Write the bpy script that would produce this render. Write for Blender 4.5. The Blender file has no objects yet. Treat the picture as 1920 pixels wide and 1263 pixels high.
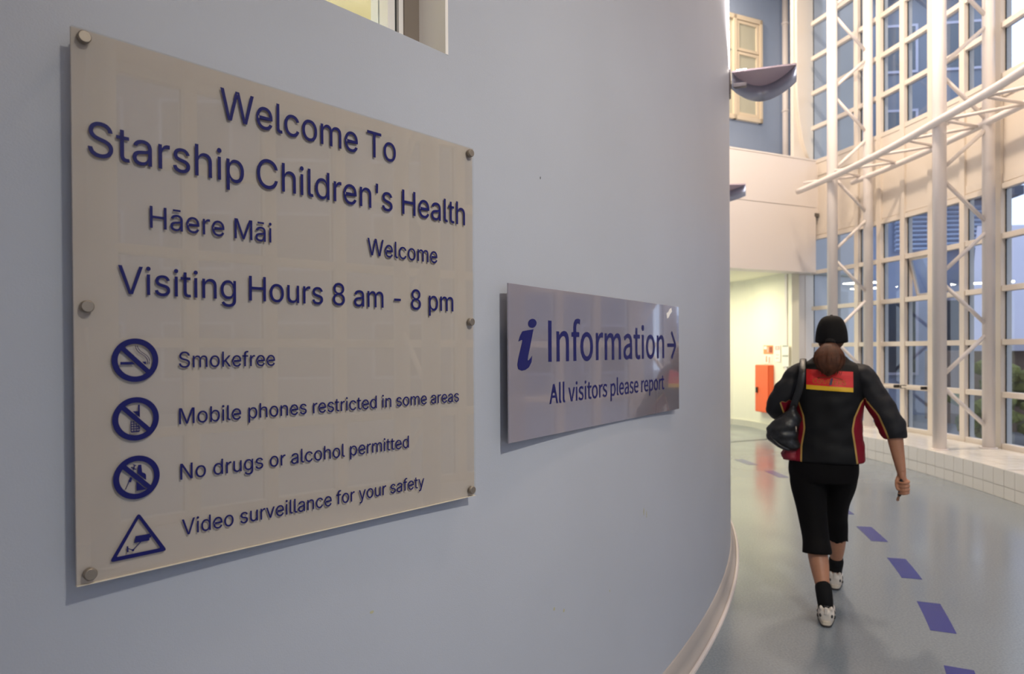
import bpy, bmesh, math, json, random
from mathutils import Vector, Matrix, noise
from mathutils.bvhtree import BVHTree
random.seed(4)
SC = bpy.context.scene
COL = SC.collection
PI = math.pi
rad = math.radians

# ------------------------------------------------------------------ camera
F_PX = 1280.0
PITCH, ROLL = 0.008, 0.006
cd = bpy.data.cameras.new('camera'); cam = bpy.data.objects.new('camera', cd); COL.objects.link(cam)
SC.camera = cam
w_ = Vector((0, math.cos(PITCH), -math.sin(PITCH))); u0 = Vector((0, math.sin(PITCH), math.cos(PITCH))); r0 = Vector((1, 0, 0))
r_ = r0*math.cos(ROLL) - u0*math.sin(ROLL); u_ = r0*math.sin(ROLL) + u0*math.cos(ROLL)
cam.matrix_world = Matrix(((r_.x, u_.x, -w_.x, 0), (r_.y, u_.y, -w_.y, 0), (r_.z, u_.z, -w_.z, 1.5), (0, 0, 0, 1)))
cd.sensor_width = 36.0; cd.lens = 36.0*F_PX/1920.0; cd.shift_y = 36.9/1920.0
cd.clip_start = 0.05; cd.clip_end = 300
cd.dof.use_dof = True; cd.dof.focus_distance = 1.75; cd.dof.aperture_fstop = 4.5

# ------------------------------------------------------------------ world, lights, exposure
wd = bpy.data.worlds.new('overcast_sky'); SC.world = wd; wd.use_nodes = True
bg = wd.node_tree.nodes['Background']; bg.inputs[0].default_value = (0.85, 0.915, 1.0, 1); bg.inputs[1].default_value = 2.3
SC.view_settings.view_transform = 'Standard'; SC.view_settings.look = 'None'
SC.view_settings.gamma = 1.0; SC.view_settings.use_curve_mapping = False
SC.view_settings.exposure = 0.0

def area(name, loc, size, power, col, aim=None, shape='DISK', size_y=None):
    l = bpy.data.lights.new(name, 'AREA'); l.shape = shape; l.size = size
    if size_y: l.size_y = size_y
    l.energy = power; l.color = col
    o = bpy.data.objects.new(name, l); COL.objects.link(o); o.location = loc
    if aim is not None:
        o.rotation_euler = (Vector(aim)-Vector(loc)).to_track_quat('-Z', 'Y').to_euler()
    return o
# ceiling luminaires of the hall (bodies are built further down at the same places)
LAMPS = [(3.2, 7.8, 9.0, 400), (3.4, 3.6, 9.0, 170), (1.2, 0.2, 9.0, 12), (3.4, 12.35, 9.0, 110)]  # last lamp is added, out of view, to brighten the blue wall
for lx, ly, lz, pw in LAMPS:
    area('hall_lamp_light', (lx, ly, lz-0.12), 0.6, pw, (1.0, 0.80, 0.60))
CORR = [(3.6, 12.5, 2.80), (2.4, 13.2, 2.80)]
for lx, ly, lz in CORR:
    area('corridor_lamp_light', (lx, ly, lz-0.02), 0.5, 44, (1.0, 0.93, 0.66))
pl_ = bpy.data.lights.new('inner_room_light', 'POINT'); pl_.energy = 260; pl_.color = (1.0, 0.93, 0.75); pl_.shadow_soft_size = 0.2
po_ = bpy.data.objects.new('inner_room_light', pl_); COL.objects.link(po_); po_.location = (-2.0, 2.9, 3.1)
# spotlight clamped to the pipe truss, washing the signs (its body is built with the truss)
SPOT = Vector((1.80, -0.60, 3.90)); SPOT_AIM = Vector((0.55, 2.75, 0.45))
sl = bpy.data.lights.new('truss_spot_light', 'SPOT'); sl.energy = 380; sl.color = (1.0, 0.96, 0.84); sl.spot_size = rad(74); sl.spot_blend = 1.0; sl.shadow_soft_size = 0.085
so_ = bpy.data.objects.new('truss_spot_light', sl); COL.objects.link(so_); so_.location = SPOT
so_.rotation_euler = (SPOT_AIM-SPOT).to_track_quat('-Z', 'Y').to_euler()

# ------------------------------------------------------------------ helpers
def mat(name, col, rough=0.6, metal=0.0, bump=0.0, bscale=200, var=0.0, vscale=3.0, spec=0.5, coat=0.0, coat_rough=0.05):
    m = bpy.data.materials.new(name); m.use_nodes = True
    nt = m.node_tree; p = nt.nodes['Principled BSDF']
    p.inputs['Base Color'].default_value = (*col, 1); p.inputs['Roughness'].default_value = rough
    p.inputs['Metallic'].default_value = metal; p.inputs['Specular IOR Level'].default_value = spec
    p.inputs['Coat Weight'].default_value = coat; p.inputs['Coat Roughness'].default_value = coat_rough
    tc = nt.nodes.new('ShaderNodeTexCoord')
    if var:
        n = nt.nodes.new('ShaderNodeTexNoise'); n.inputs['Scale'].default_value = vscale; n.inputs['Detail'].default_value = 4
        nt.links.new(tc.outputs['Object'], n.inputs['Vector'])
        mr = nt.nodes.new('ShaderNodeMapRange'); mr.inputs[1].default_value = 0.3; mr.inputs[2].default_value = 0.7
        mr.inputs[3].default_value = 1-var; mr.inputs[4].default_value = 1+var
        nt.links.new(n.outputs['Fac'], mr.inputs[0])
        mx = nt.nodes.new('ShaderNodeVectorMath'); mx.operation = 'SCALE'; mx.inputs[0].default_value = col
        nt.links.new(mr.outputs[0], mx.inputs['Scale']); nt.links.new(mx.outputs[0], p.inputs['Base Color'])
    if bump:
        n = nt.nodes.new('ShaderNodeTexNoise'); n.inputs['Scale'].default_value = bscale; n.inputs['Detail'].default_value = 3
        nt.links.new(tc.outputs['Object'], n.inputs['Vector'])
        b = nt.nodes.new('ShaderNodeBump'); b.inputs['Strength'].default_value = bump; b.inputs['Distance'].default_value = 0.01
        nt.links.new(n.outputs['Fac'], b.inputs['Height']); nt.links.new(b.outputs[0], p.inputs['Normal'])
    return m
def glassmat(name, tint, rough=0.0, ior=1.5, boost=1.0):
    m = bpy.data.materials.new(name); m.use_nodes = True; nt = m.node_tree
    for n in list(nt.nodes): nt.nodes.remove(n)
    o = nt.nodes.new('ShaderNodeOutputMaterial'); mx = nt.nodes.new('ShaderNodeMixShader')
    t = nt.nodes.new('ShaderNodeBsdfTransparent'); t.inputs[0].default_value = (*tint, 1)
    g = nt.nodes.new('ShaderNodeBsdfGlossy'); g.inputs['Roughness'].default_value = rough
    lw = nt.nodes.new('ShaderNodeLayerWeight'); f0 = ((ior-1)/(ior+1))**2
    pw = nt.nodes.new('ShaderNodeMath'); pw.operation = 'POWER'; pw.inputs[1].default_value = 5.0; nt.links.new(lw.outputs['Facing'], pw.inputs[0])
    f = nt.nodes.new('ShaderNodeMath'); f.operation = 'MULTIPLY_ADD'; f.inputs[1].default_value = 1-f0; f.inputs[2].default_value = f0; nt.links.new(pw.outputs[0], f.inputs[0])
    mu = nt.nodes.new('ShaderNodeMath'); mu.operation = 'MULTIPLY'; mu.inputs[1].default_value = boost; mu.use_clamp = True
    nt.links.new(f.outputs[0], mu.inputs[0]); nt.links.new(mu.outputs[0], mx.inputs[0])
    nt.links.new(t.outputs[0], mx.inputs[1]); nt.links.new(g.outputs[0], mx.inputs[2]); nt.links.new(mx.outputs[0], o.inputs[0])
    return m
def emis(name, col, s):
    m = bpy.data.materials.new(name); m.use_nodes = True; p = m.node_tree.nodes['Principled BSDF']
    p.inputs['Base Color'].default_value = (*col, 1); p.inputs['Emission Color'].default_value = (*col, 1); p.inputs['Emission Strength'].default_value = s
    return m

def link(name, me, m=None, parent=None, smooth=False, mats=None):
    o = bpy.data.objects.new(name, me); COL.objects.link(o)
    if m is not None and not me.materials: me.materials.append(m)
    if mats and not me.materials:
        for x in mats: me.materials.append(x)
    if smooth:
        for p in me.polygons: p.use_smooth = True
    if parent is not None: o.parent = parent
    return o
def fin(bm, name='m'):
    me = bpy.data.meshes.new(name); bmesh.ops.recalc_face_normals(bm, faces=bm.faces); bm.to_mesh(me); bm.free(); return me
def tag(o, label, cat, group=None):
    o['label'] = label; o['category'] = cat
    if group: o['group'] = group
    return o
def struct(o): o['kind'] = 'structure'; return o
def empty(name, loc=(0, 0, 0), rz=0, parent=None):
    o = bpy.data.objects.new(name, None); COL.objects.link(o); o.location = loc; o.rotation_euler = (0, 0, rz)
    o.empty_display_size = 0.1
    if parent is not None: o.parent = parent
    return o
def box(bm, x0, x1, y0, y1, z0, z1, bev=0.0, M=None):
    vs = [bm.verts.new((x, y, z)) for z in (z0, z1) for y in (y0, y1) for x in (x0, x1)]
    fs = [bm.faces.new([vs[i] for i in f]) for f in ((0, 2, 3, 1), (4, 5, 7, 6), (0, 1, 5, 4), (2, 6, 7, 3), (0, 4, 6, 2), (1, 3, 7, 5))]
    if M is not None: bmesh.ops.transform(bm, matrix=M, verts=vs)
    if bev:
        es = list({e for f in fs for e in f.edges})
        bmesh.ops.bevel(bm, geom=es, offset=bev, segments=2, affect='EDGES', profile=0.5)
def boxme(x0, x1, y0, y1, z0, z1, bev=0.0):
    bm = bmesh.new(); box(bm, x0, x1, y0, y1, z0, z1, bev); return fin(bm)
def cyl(bm, a, b, r, seg=12, r2=None, cap=True):
    a = Vector(a); b = Vector(b); d = (b-a).normalized()
    s = d.orthogonal().normalized(); t = d.cross(s); r2 = r if r2 is None else r2
    A = [bm.verts.new(a+(s*math.cos(k*2*PI/seg)+t*math.sin(k*2*PI/seg))*r) for k in range(seg)]
    B = [bm.verts.new(b+(s*math.cos(k*2*PI/seg)+t*math.sin(k*2*PI/seg))*r2) for k in range(seg)]
    for k in range(seg): bm.faces.new((A[k], A[(k+1) % seg], B[(k+1) % seg], B[k])).smooth = True
    if cap: bm.faces.new(A[::-1]); bm.faces.new(B)
def cylme(a, b, r, seg=12, r2=None):
    bm = bmesh.new(); cyl(bm, a, b, r, seg, r2); return fin(bm)
def prism(bm, poly, M, th):
    """polygon in local xz, thickness th along local y"""
    A = [bm.verts.new(M @ Vector((x, 0, z))) for x, z in poly]; B = [bm.verts.new(M @ Vector((x, th, z))) for x, z in poly]
    bm.faces.new(A); bm.faces.new(B[::-1]); n = len(poly)
    for i in range(n): bm.faces.new((A[i], A[(i+1) % n], B[(i+1) % n], B[i]))

# circular plan of the hall
CX, CY = -7.606, 8.004
RW = 9.682                      # big round wall
RP = 12.56                      # front of the tiled plinth
RC, RD = 12.72, 13.37           # pipe columns
RN = 13.5                       # window wall
def pol(r, deg, z=0.0): return Vector((CX+r*math.cos(rad(deg)), CY+r*math.sin(rad(deg)), z))
def arc_strip(bm, profile, a0, a1, step=0.5, closed=True):
    """sweep a closed (r,z) profile round the hall centre"""
    n = max(1, int(round((a1-a0)/step))); rings = []
    for i in range(n+1):
        a = a0+(a1-a0)*i/n
        rings.append([bm.verts.new(pol(r, a, z)) for r, z in profile])
    m = len(profile)
    for i in range(n):
        for j in range(m if closed else m-1):
            f = bm.faces.new((rings[i][j], rings[i][(j+1) % m], rings[i+1][(j+1) % m], rings[i+1][j])); f.smooth = False
    if closed: bm.faces.new(rings[0]); bm.faces.new(rings[-1][::-1])
    return rings
def rect(r0, r1, z0, z1): return [(r0, z0), (r1, z0), (r1, z1), (r0, z1)]

# ------------------------------------------------------------------ materials
M_wall = mat('lilac_wall_paint', (0.405, 0.425, 0.488), 0.45, bump=0.05, bscale=300, var=0.03, vscale=1.5)
M_white = mat('white_paint', (0.80, 0.76, 0.73), 0.5)
M_cream = mat('cream_wall_paint', (0.80, 0.74, 0.66), 0.6, bump=0.1, bscale=120)
M_frame = mat('cream_window_paint', (0.75, 0.68, 0.60), 0.42)
M_pipe = mat('off_white_pipe_paint', (0.82, 0.77, 0.75), 0.35)
M_blue = mat('pale_blue_wall_paint', (0.33, 0.42, 0.60), 0.65)
M_yel = mat('pale_yellow_wall_paint', (0.86, 0.85, 0.70), 0.6)
M_yel2 = mat('yellow_room_paint', (0.92, 0.76, 0.21), 0.6)
M_tile = mat('white_glazed_tile', (0.76, 0.74, 0.70), 0.18, spec=0.6)
M_grout = mat('grey_grout', (0.52, 0.50, 0.48), 0.8)
M_glass = glassmat('window_glass', (0.80, 0.86, 0.95))
M_skirt = mat('grey_vinyl_skirting', (0.34, 0.31, 0.30), 0.4)
M_alu = mat('grey_brown_aluminium', (0.23, 0.19, 0.16), 0.4, metal=0.3)
M_dark = mat('black_gasket', (0.02, 0.02, 0.02), 0.6)
M_ceil = mat('off_white_ceiling', (0.7, 0.67, 0.63), 0.7)

# ------------------------------------------------------------------ floor
def floor_material():
    m = mat('blue_grey_sheet_vinyl', (0.33, 0.35, 0.39), 0.2, spec=0.5)
    nt = m.node_tree; p = nt.nodes['Principled BSDF']; tc = [n for n in nt.nodes if n.type == 'TEX_COORD'][0]
    n1 = nt.nodes.new('ShaderNodeTexNoise'); n1.inputs['Scale'].default_value = 90; n1.inputs['Detail'].default_value = 5
    n2 = nt.nodes.new('ShaderNodeTexNoise'); n2.inputs['Scale'].default_value = 1.3; n2.inputs['Detail'].default_value = 3
    for n in (n1, n2): nt.links.new(tc.outputs['Object'], n.inputs['Vector'])
    cr = nt.nodes.new('ShaderNodeValToRGB'); cr.color_ramp.elements[0].position = 0.3; cr.color_ramp.elements[0].color = (0.145, 0.172, 0.205, 1)
    cr.color_ramp.elements[1].position = 0.7; cr.color_ramp.elements[1].color = (0.20, 0.23, 0.262, 1)
    nt.links.new(n1.outputs['Fac'], cr.inputs[0]); nt.links.new(cr.outputs[0], p.inputs['Base Color'])
    mr = nt.nodes.new('ShaderNodeMapRange'); mr.inputs[1].default_value = 0.3; mr.inputs[2].default_value = 0.7; mr.inputs[3].default_value = 0.13; mr.inputs[4].default_value = 0.24
    nt.links.new(n2.outputs['Fac'], mr.inputs[0]); nt.links.new(mr.outputs[0], p.inputs['Roughness'])
    b = nt.nodes.new('ShaderNodeBump'); b.inputs['Strength'].default_value = 0.06; b.inputs['Distance'].default_value = 0.01
    nt.links.new(n2.outputs['Fac'], b.inputs['Height']); nt.links.new(b.outputs[0], p.inputs['Normal'])
    return m
M_floor = floor_material()
bm = bmesh.new(); arc_strip(bm, rect(6.5, 14.2, -0.2, 0.0), -75, 40, 1.0)
floor = struct(link('floor', fin(bm), M_floor))
# blue dashes laid into the floor
M_dash = mat('violet_blue_vinyl_inlay', (0.018, 0.024, 0.19), 0.25)
for k in range(-5, 9):
    a0 = -11.98-4.79*k-2.45
    bm = bmesh.new(); arc_strip(bm, rect(10.745+0.012*k*0.5, 10.865+0.012*k*0.5, 0.0004, 0.0014), a0, a0+2.42, 0.6)
    link('floor_dash', fin(bm), M_dash, floor)

# ------------------------------------------------------------------ big round wall with its high window
HW = 9.2
bm = bmesh.new()
A0, A1 = -75.0, 32.0; OL, OR_, ZB, ZT = -52.0, -39.77, 2.283, 3.7
arc_strip(bm, rect(RW-0.3, RW, 0, ZB), A0, A1, 0.5)
arc_strip(bm, rect(RW-0.3, RW, ZT, HW), A0, A1, 0.5)
arc_strip(bm, rect(RW-0.3, RW, ZB, ZT), A0, OL, 0.5)
arc_strip(bm, rect(RW-0.3, RW, ZB, ZT), OR_, A1, 0.5)
me = fin(bm)
for p in me.polygons: p.use_smooth = abs(p.normal.z) < 0.3
wall_left = struct(link('wall_left', me, M_wall))
md = wall_left.modifiers.new('sharp', 'EDGE_SPLIT'); md.split_angle = rad(30)
w1 = struct(empty('window_1'))
def arcpart(name, r0, r1, z0, z1, a0, a1, m, parent, step=0.5):
    bm = bmesh.new(); arc_strip(bm, rect(r0, r1, z0, z1), a0, a1, step); return link(name, fin(bm), m, parent)
d = 0.585/ (RW/10.0) * 10/ RW   # degrees per 0.1 m at the wall radius (approx)
dg = math.degrees(1/RW)
e = OR_
arcpart('outer_frame', RW-0.19, RW-0.10, ZB, ZT, e-0.062*dg, e, M_alu, w1)
arcpart('cream_strip', RW-0.18, RW-0.105, ZB, ZT, e-0.078*dg, e-0.063*dg, M_white, w1)
arcpart('gasket', RW-0.18, RW-0.115, ZB, ZT, e-0.088*dg, e-0.078*dg, M_dark, w1)
arcpart('sash', RW-0.18, RW-0.11, ZB, ZT, e-0.112*dg, e-0.088*dg, M_white, w1)
arcpart('pane', RW-0.15, RW-0.144, ZB, ZT, OL, e-0.112*dg, M_glass, w1)
arcpart('outer_frame', RW-0.19, RW-0.10, ZT-0.06, ZT, OL, e-0.112*dg, M_alu, w1)
arcpart('reveal', RW-0.10, RW+0.001, ZB, ZT, e-0.010*dg, e, M_white, w1)
# room behind the high window
wr = struct(link('wall_inner_room', (lambda b: (arc_strip(b, rect(RW-3.0, RW-2.9, 0, 5.0), -75, -10, 2.0), fin(b))[1])(bmesh.new()), M_yel2))
b2 = bmesh.new(); arc_strip(b2, rect(RW-2.9, RW-0.3, 4.0, 4.1), -75, -10, 2.0); struct(link('ceiling_inner_room', fin(b2), M_white))
for a in (-68.0, -20.0):
    b2 = bmesh.new(); arc_strip(b2, rect(RW-2.9, RW-0.3, 0, 4.0), a, a+0.6, 0.6); struct(link('wall_partition', fin(b2), M_yel2))
# coved skirting along the round wall
bm = bmesh.new()
arc_strip(bm, [(RW-0.002, 0), (RW+0.045, 0), (RW+0.038, 0.006), (RW+0.022, 0.022), (RW+0.010, 0.05), (RW+0.006, 0.105), (RW-0.002, 0.11)], A0, A1, 0.5)
me = fin(bm)
for p in me.polygons: p.use_smooth = True
struct(link('baseboard_left', me, M_skirt))
bm = bmesh.new()
arc_strip(bm, [(RW+0.040, 0.0), (RW+0.058, 0.0), (RW+0.055, 0.007), (RW+0.046, 0.012), (RW+0.040, 0.012)], A0, A1, 0.5)
me = fin(bm)
struct(link('trim_1', me, mat('pale_vinyl_cove_edge', (0.50, 0.46, 0.46), 0.35)))

# ------------------------------------------------------------------ tiled plinth under the windows
bm = bmesh.new(); arc_strip(bm, rect(RP+0.006, 13.7, 0, 0.284), -62, 14.9, 0.5)
plinth = struct(link('trim_2', fin(bm), M_grout))
pitch = math.degrees(0.172/RP)
tile_hi = None
def arc_tile(r0, r1, z0, z1, a, w, top=False):
    bm = bmesh.new(); g = math.degrees(0.003/RP)
    arc_strip(bm, rect(r0, r1, z0, z1), g, w-g, w)
    return fin(bm)
def placed(name, me, m, parent, a):
    o = link(name, me, m, parent); o.location = (0, 0, 0)
    # rotate about the hall centre
    c = Vector((CX, CY, 0)); R = Matrix.Rotation(rad(a), 4, 'Z')
    o.matrix_local = Matrix.Translation(c) @ R @ Matrix.Translation(-c)
    return o
lowt = arc_tile(RP, RP+0.02, 0.002, 0.120, 0, pitch); hit = arc_tile(RP, RP+0.02, 0.126, 0.292, 0, pitch)
tops = [arc_tile(RP+0.002+0.185*k, RP+0.002+0.185*k+0.180, 0.280, 0.2915, 0, pitch) for k in range(5)]
a = -22.0; n = 0
while a+pitch < 14.95:
    placed('tile', lowt, M_tile, plinth, a); placed('tile', hit, M_tile, plinth, a)
    if a > -6:
        for t in tops: placed('tile', t, M_tile, plinth, a)
    a += pitch; n += 1

# ------------------------------------------------------------------ window wall
MULL = [1.16-2.5*k for k in range(23, 0, -1)] + [1.16, 3.82, 6.35, 8.70, 10.80, 12.9, 15.25, 17.6]
Z_LOW = [0.30, 0.94, 1.575, 2.22, 2.85, 3.45]; Z_UP = [4.77, 5.38, 5.99, 6.60, 7.21, 7.82, 8.43, 9.05]
mull_me = boxme(-0.045, 0.045, 0.0, 0.14, 0.284, HW, 0.004)
cache = {}
def part(key, fn):
    if key not in cache: cache[key] = fn()
    return cache[key]
widx = 2
for i in range(len(MULL)-1):
    a0, a1 = MULL[i], MULL[i+1]; am = (a0+a1)/2; w = 2*RN*math.sin(rad(a1-a0)/2)-0.09
    wk = round(w, 3)
    c = pol(RN*math.cos(rad(a1-a0)/2), am)
    W = struct(empty('window_%d' % widx, c, rad(am-90))); widx += 1     # local +y points outwards
    o = link('mullion', mull_me, M_frame, W); o.location = (w/2+0.045, 0, 0)   # at a0 side
    o.rotation_euler = (0, 0, -rad((a1-a0)/2))
    near = a0 > -9
    def bar(): return boxme(-wk/2, wk/2, 0.012, 0.10, -0.034, 0.034, 0.003)
    def glass(h): return lambda: boxme(-wk/2, wk/2, 0.066, 0.072, 0.034, h-0.034)
    bme = part(('b', wk), bar)
    if a0 < -27:                                                # unseen solid panels added in place of upper windows to cut light
        link('upper_panel', part(('up', wk), lambda: boxme(-wk/2, wk/2, 0.03, 0.09, 4.736, HW)), M_cream, W)
    link('gasket', part(('ga', wk), lambda: (lambda b: ([box(b, s*(wk/2-0.014) if s < 0 else wk/2-0.014-0.002, (-wk/2+0.002) if s < 0 else wk/2-0.001, 0.058, 0.066, za_, zb_) for s in (-1, 1) for za_, zb_ in ((0.352, 3.416), (4.804, 9.016))], fin(b))[1])(bmesh.new())), M_dark, W)
    for zs in ((Z_LOW, Z_UP) if a0 >= -27 else (Z_LOW,)):
        for z in zs:
            if z == 0.30: z = 0.318
            t = link('transom', bme, M_frame, W); t.location = (0, 0, z)
        for z0, z1 in zip(zs, zs[1:]):
            if i == len(MULL)-6 and z0 == 2.22:                # the tilted open sash
                continue
            g = link('pane', part(('g', wk, round(z1-z0, 3)), glass(z1-z0)), M_glass, W); g.location = (0, 0, z0)
    def spandrel():
        bm = bmesh.new(); box(bm, -wk/2, wk/2, 0.035, 0.09, 3.484, 4.736)
        box(bm, -wk/2, wk/2, 0.025, 0.035, 3.50, 3.60); box(bm, -wk/2, wk/2, 0.020, 0.035, 4.52, 4.735)
        return fin(bm)
    link('spandrel_panel', part(('s', wk), spandrel), M_frame, W)
    if i == len(MULL)-6:                                        # top-hung sash pushed out at the foot
        s = empty('casement', (0, 0.06, 2.816), 0, W); s.rotation_euler = (rad(14), 0, 0)
        hh = 0.565; q = wk/2-0.008; fr = 0.032
        bm = bmesh.new(); box(bm, -q, -q+fr, 0, 0.04, -hh, 0); box(bm, q-fr, q, 0, 0.04, -hh, 0); box(bm, -q+fr, q-fr, 0, 0.04, -fr, 0); box(bm, -q+fr, q-fr, 0, 0.04, -hh, -hh+fr)
        sf = link('sash_frame', fin(bm), M_frame, s); link('pane', boxme(-q+fr, q-fr, 0.018, 0.023, -hh+fr, -fr), M_glass, s)
for wn, wi in (('window_%d' % (2+len(MULL)-6), len(MULL)-6), ('window_%d' % (2+len(MULL)-5), len(MULL)-5)):     # push bars of the glazed door leaves
    W = bpy.data.objects[wn]; w = 2*RN*math.sin(rad(MULL[wi+1]-MULL[wi])/2)-0.09
    bm = bmesh.new(); box(bm, -w/2+0.03, w/2-0.03, -0.075, -0.045, 0.935, 0.96, 0.004); pb = link('push_bar', fin(bm), M_frame, W)
    for q in (-w/2+0.005, w/2-0.045): link('bar_end', boxme(q+0.01, q+0.03, -0.08, 0.012, 0.925, 0.97, 0.004), M_dark, pb)
# wall that closes the hall behind the photographer, and the one at the far side of the windows
bm = bmesh.new(); arc_strip(bm, rect(RN, RN+0.3, 0, HW), -62.0, MULL[0]-0.19, 0.5); struct(link('wall_right', fin(bm), M_cream))
bm = bmesh.new(); arc_strip(bm, rect(RW-0.3, 13.9, 0, HW), -62.0, -61.4, 0.6); struct(link('wall_back', fin(bm), M_cream))
bm = bmesh.new(); arc_strip(bm, rect(6.0, 17.0, HW, HW+0.2), -75, 40, 1.0); struct(link('ceiling', fin(bm), M_ceil))

# ------------------------------------------------------------------ far end: bridge, end wall, blue wall, corridor
EU = Vector((0.909, 0.4177, 0)).normalized(); EN = Vector((-0.4177, 0.909, 0)).normalized(); E0 = Vector((3.56, 11.07, 0))
ME = Matrix(((EU.x, EN.x, 0, E0.x), (EU.y, EN.y, 0, E0.y), (0, 0, 1, 0), (0, 0, 0, 1)))
def ebox(name, s0, s1, n0, n1, z0, z1, m, parent=None, bev=0):
    o = link(name, boxme(s0, s1, n0, n1, z0, z1, bev), m, parent)
    if parent is None: o.matrix_world = ME
    return o
M_bridge = mat('pinkish_white_panel_paint', (0.80, 0.75, 0.73), 0.5)
br = struct(empty('wall_bridge')); br.matrix_world = ME
ebox('lower_panel', -2.6, 1.90, 0.0, 0.30, 2.83, 3.945, M_bridge, br)
ebox('upper_panel', -2.6, 1.90, 0.0, 0.30, 3.957, 4.76, M_bridge, br)
ebox('seam', -2.6, 1.895, 0.012, 0.29, 3.944, 3.958, M_grout, br)
ebox('top_rail', -2.6, 1.905, -0.008, 0.31, 4.76, 4.785, M_white, br)
ebox('end_bracket', 1.90, 1.985, 0.02, 0.28, 3.86, 4.72, M_bridge, br, 0.01)
ebox('bracket_foot', 1.87, 1.99, -0.01, 0.1, 3.80, 3.86, mat('dark_grey_bracket', (0.12, 0.11, 0.10), 0.5), br)
# end wall with the opening under the bridge
ew = struct(empty('wall_end')); ew.matrix_world = ME
ebox('pier', 1.584, 2.02, 0.35, 0.40, 0, 2.83, M_white, ew)
ebox('pier_return', 2.03, 3.6, 0.345, 0.40, 0, 2.83, M_white, ew)
ebox('upper_wall', 1.76, 3.6, 0.35, 0.42, 2.83, HW, M_cream, ew)
# added slab standing in for a shadow arc; rounded lower corner
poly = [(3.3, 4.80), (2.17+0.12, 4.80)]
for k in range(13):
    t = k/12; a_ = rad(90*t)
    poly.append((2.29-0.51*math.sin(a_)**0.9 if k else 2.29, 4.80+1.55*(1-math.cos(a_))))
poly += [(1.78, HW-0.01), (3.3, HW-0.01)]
bm = bmesh.new(); prism(bm, poly, Matrix.Translation((0, 0.29, 0)), 0.06); link('shadow_arc_slab', fin(bm), M_cream, ew)
# gallery slab and blue wall behind the bridge
gs = struct(link('floor_gallery', boxme(-3.2, 3.6, 0.30, 2.0, 2.86, 4.0), M_white)); gs.matrix_world = ME
bw = struct(link('wall_blue', (lambda b: (box(b, -4, 3.6, 2.0, 2.2, 4.0, HW), box(b, 3.5, 3.6, 0.42, 2.0, 0, HW), fin(b))[2])(bmesh.new()), M_blue)); bw.matrix_world = ME
wb = struct(empty('window_%d' % widx)); wb.matrix_world = ME
M_wf = mat('cream_timber_window', (0.80, 0.70, 0.55), 0.5); M_obs = mat('frosted_pane', (0.56, 0.56, 0.46), 0.35)
x0, x1, z0, z1 = 1.30, 2.62, 6.10, 8.18
bm = bmesh.new()
for q in ((x0, x0+0.07, z0, z1), (x1-0.07, x1, z0, z1), (x0, x1, z0, z0+0.09), (x0, x1, z1-0.09, z1), (1.86, 1.94, z0, z1)):
    box(bm, q[0], q[1], 1.93, 2.0, q[2], q[3], 0.004)
link('window_frame', fin(bm), M_wf, wb)
zz = [z0+0.09, z0+0.73, z0+1.37, z1-0.09]
for k in range(3):
    bm = bmesh.new(); a_, b_ = zz[k]+0.01, zz[k+1]-0.01
    for q in ((1.95, 2.02, a_, b_), (2.47, 2.54, a_, b_), (2.02, 2.47, a_, a_+0.055), (2.02, 2.47, b_-0.055, b_)):
        box(bm, q[0], q[1], 1.95, 1.985, q[2], q[3], 0.004)
    link('sash', fin(bm), M_wf, wb)
    ebox('pane', 2.02, 2.47, 1.975, 1.98, a_+0.055, b_-0.055, M_obs, wb)
    ebox('pane', 1.37, 1.86, 1.975, 1.98, a_, b_, M_obs, wb)
dp = empty('downpipe'); dp.matrix_world = ME @ Matrix.Translation((3.2, 1.90, 4.0))
link('pipe', cylme((0, 0, 0), (0, 0, HW-4.0), 0.062, 14), M_pipe, dp)
for z in (0.55, 2.4, 4.2):
    link('bracket', cylme((0, 0, z), (0, 0, z+0.03), 0.075, 14), M_pipe, dp)
tag(dp, 'cream vertical pipe on the pale blue upper wall beside its window', 'pipe')
# corridor beyond the opening
pts = [(4.9, 11.95), (4.80, 12.3), (4.72, 12.75), (4.66, 13.2), (4.60, 13.42), (4.45, 13.72), (4.15, 13.98), (3.6, 14.2), (2.6, 14.4), (1.2, 14.4)]
def wallstrip(bm, pts, th, z0, z1):
    n = len(pts); P = [Vector((*p, 0)) for p in pts]; N = []
    for i in range(n):
        d_ = (P[min(i+1, n-1)]-P[max(i-1, 0)]).normalized(); N.append(Vector((d_.y, -d_.x, 0)))
    rows = []
    for i in range(n):
        q = P[i]+N[i]*th
        rows.append([bm.verts.new((P[i].x, P[i].y, z0)), bm.verts.new((P[i].x, P[i].y, z1)), bm.verts.new((q.x, q.y, z1)), bm.verts.new((q.x, q.y, z0))])
    for i in range(n-1):
        for j in range(4): bm.faces.new((rows[i][j], rows[i][(j+1) % 4], rows[i+1][(j+1) % 4], rows[i+1][j]))
    bm.faces.new(rows[0]); bm.faces.new(rows[-1][::-1])
bm = bmesh.new(); wallstrip(bm, pts, 0.15, 0, 2.86); me = fin(bm)
struct(link('wall_corridor', me, M_yel))
bm = bmesh.new(); wallstrip(bm, [(x-0.0, y) for x, y in pts], -0.03, 0, 0.12); struct(link('baseboard_corridor', fin(bm), mat('pale_grey_skirting', (0.62, 0.61, 0.52), 0.4)))
bm = bmesh.new(); box(bm, -2.6, 3.4, 0.3, 3.6, 2.855, 2.90); cc = struct(link('ceiling_corridor', fin(bm), M_yel)); cc.matrix_world = ME
jo = struct(link('trim_3', boxme(-2.2, 1.584, 0.02, 0.05, 0.0005, 0.003), M_dark)); jo.matrix_world = ME
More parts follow.
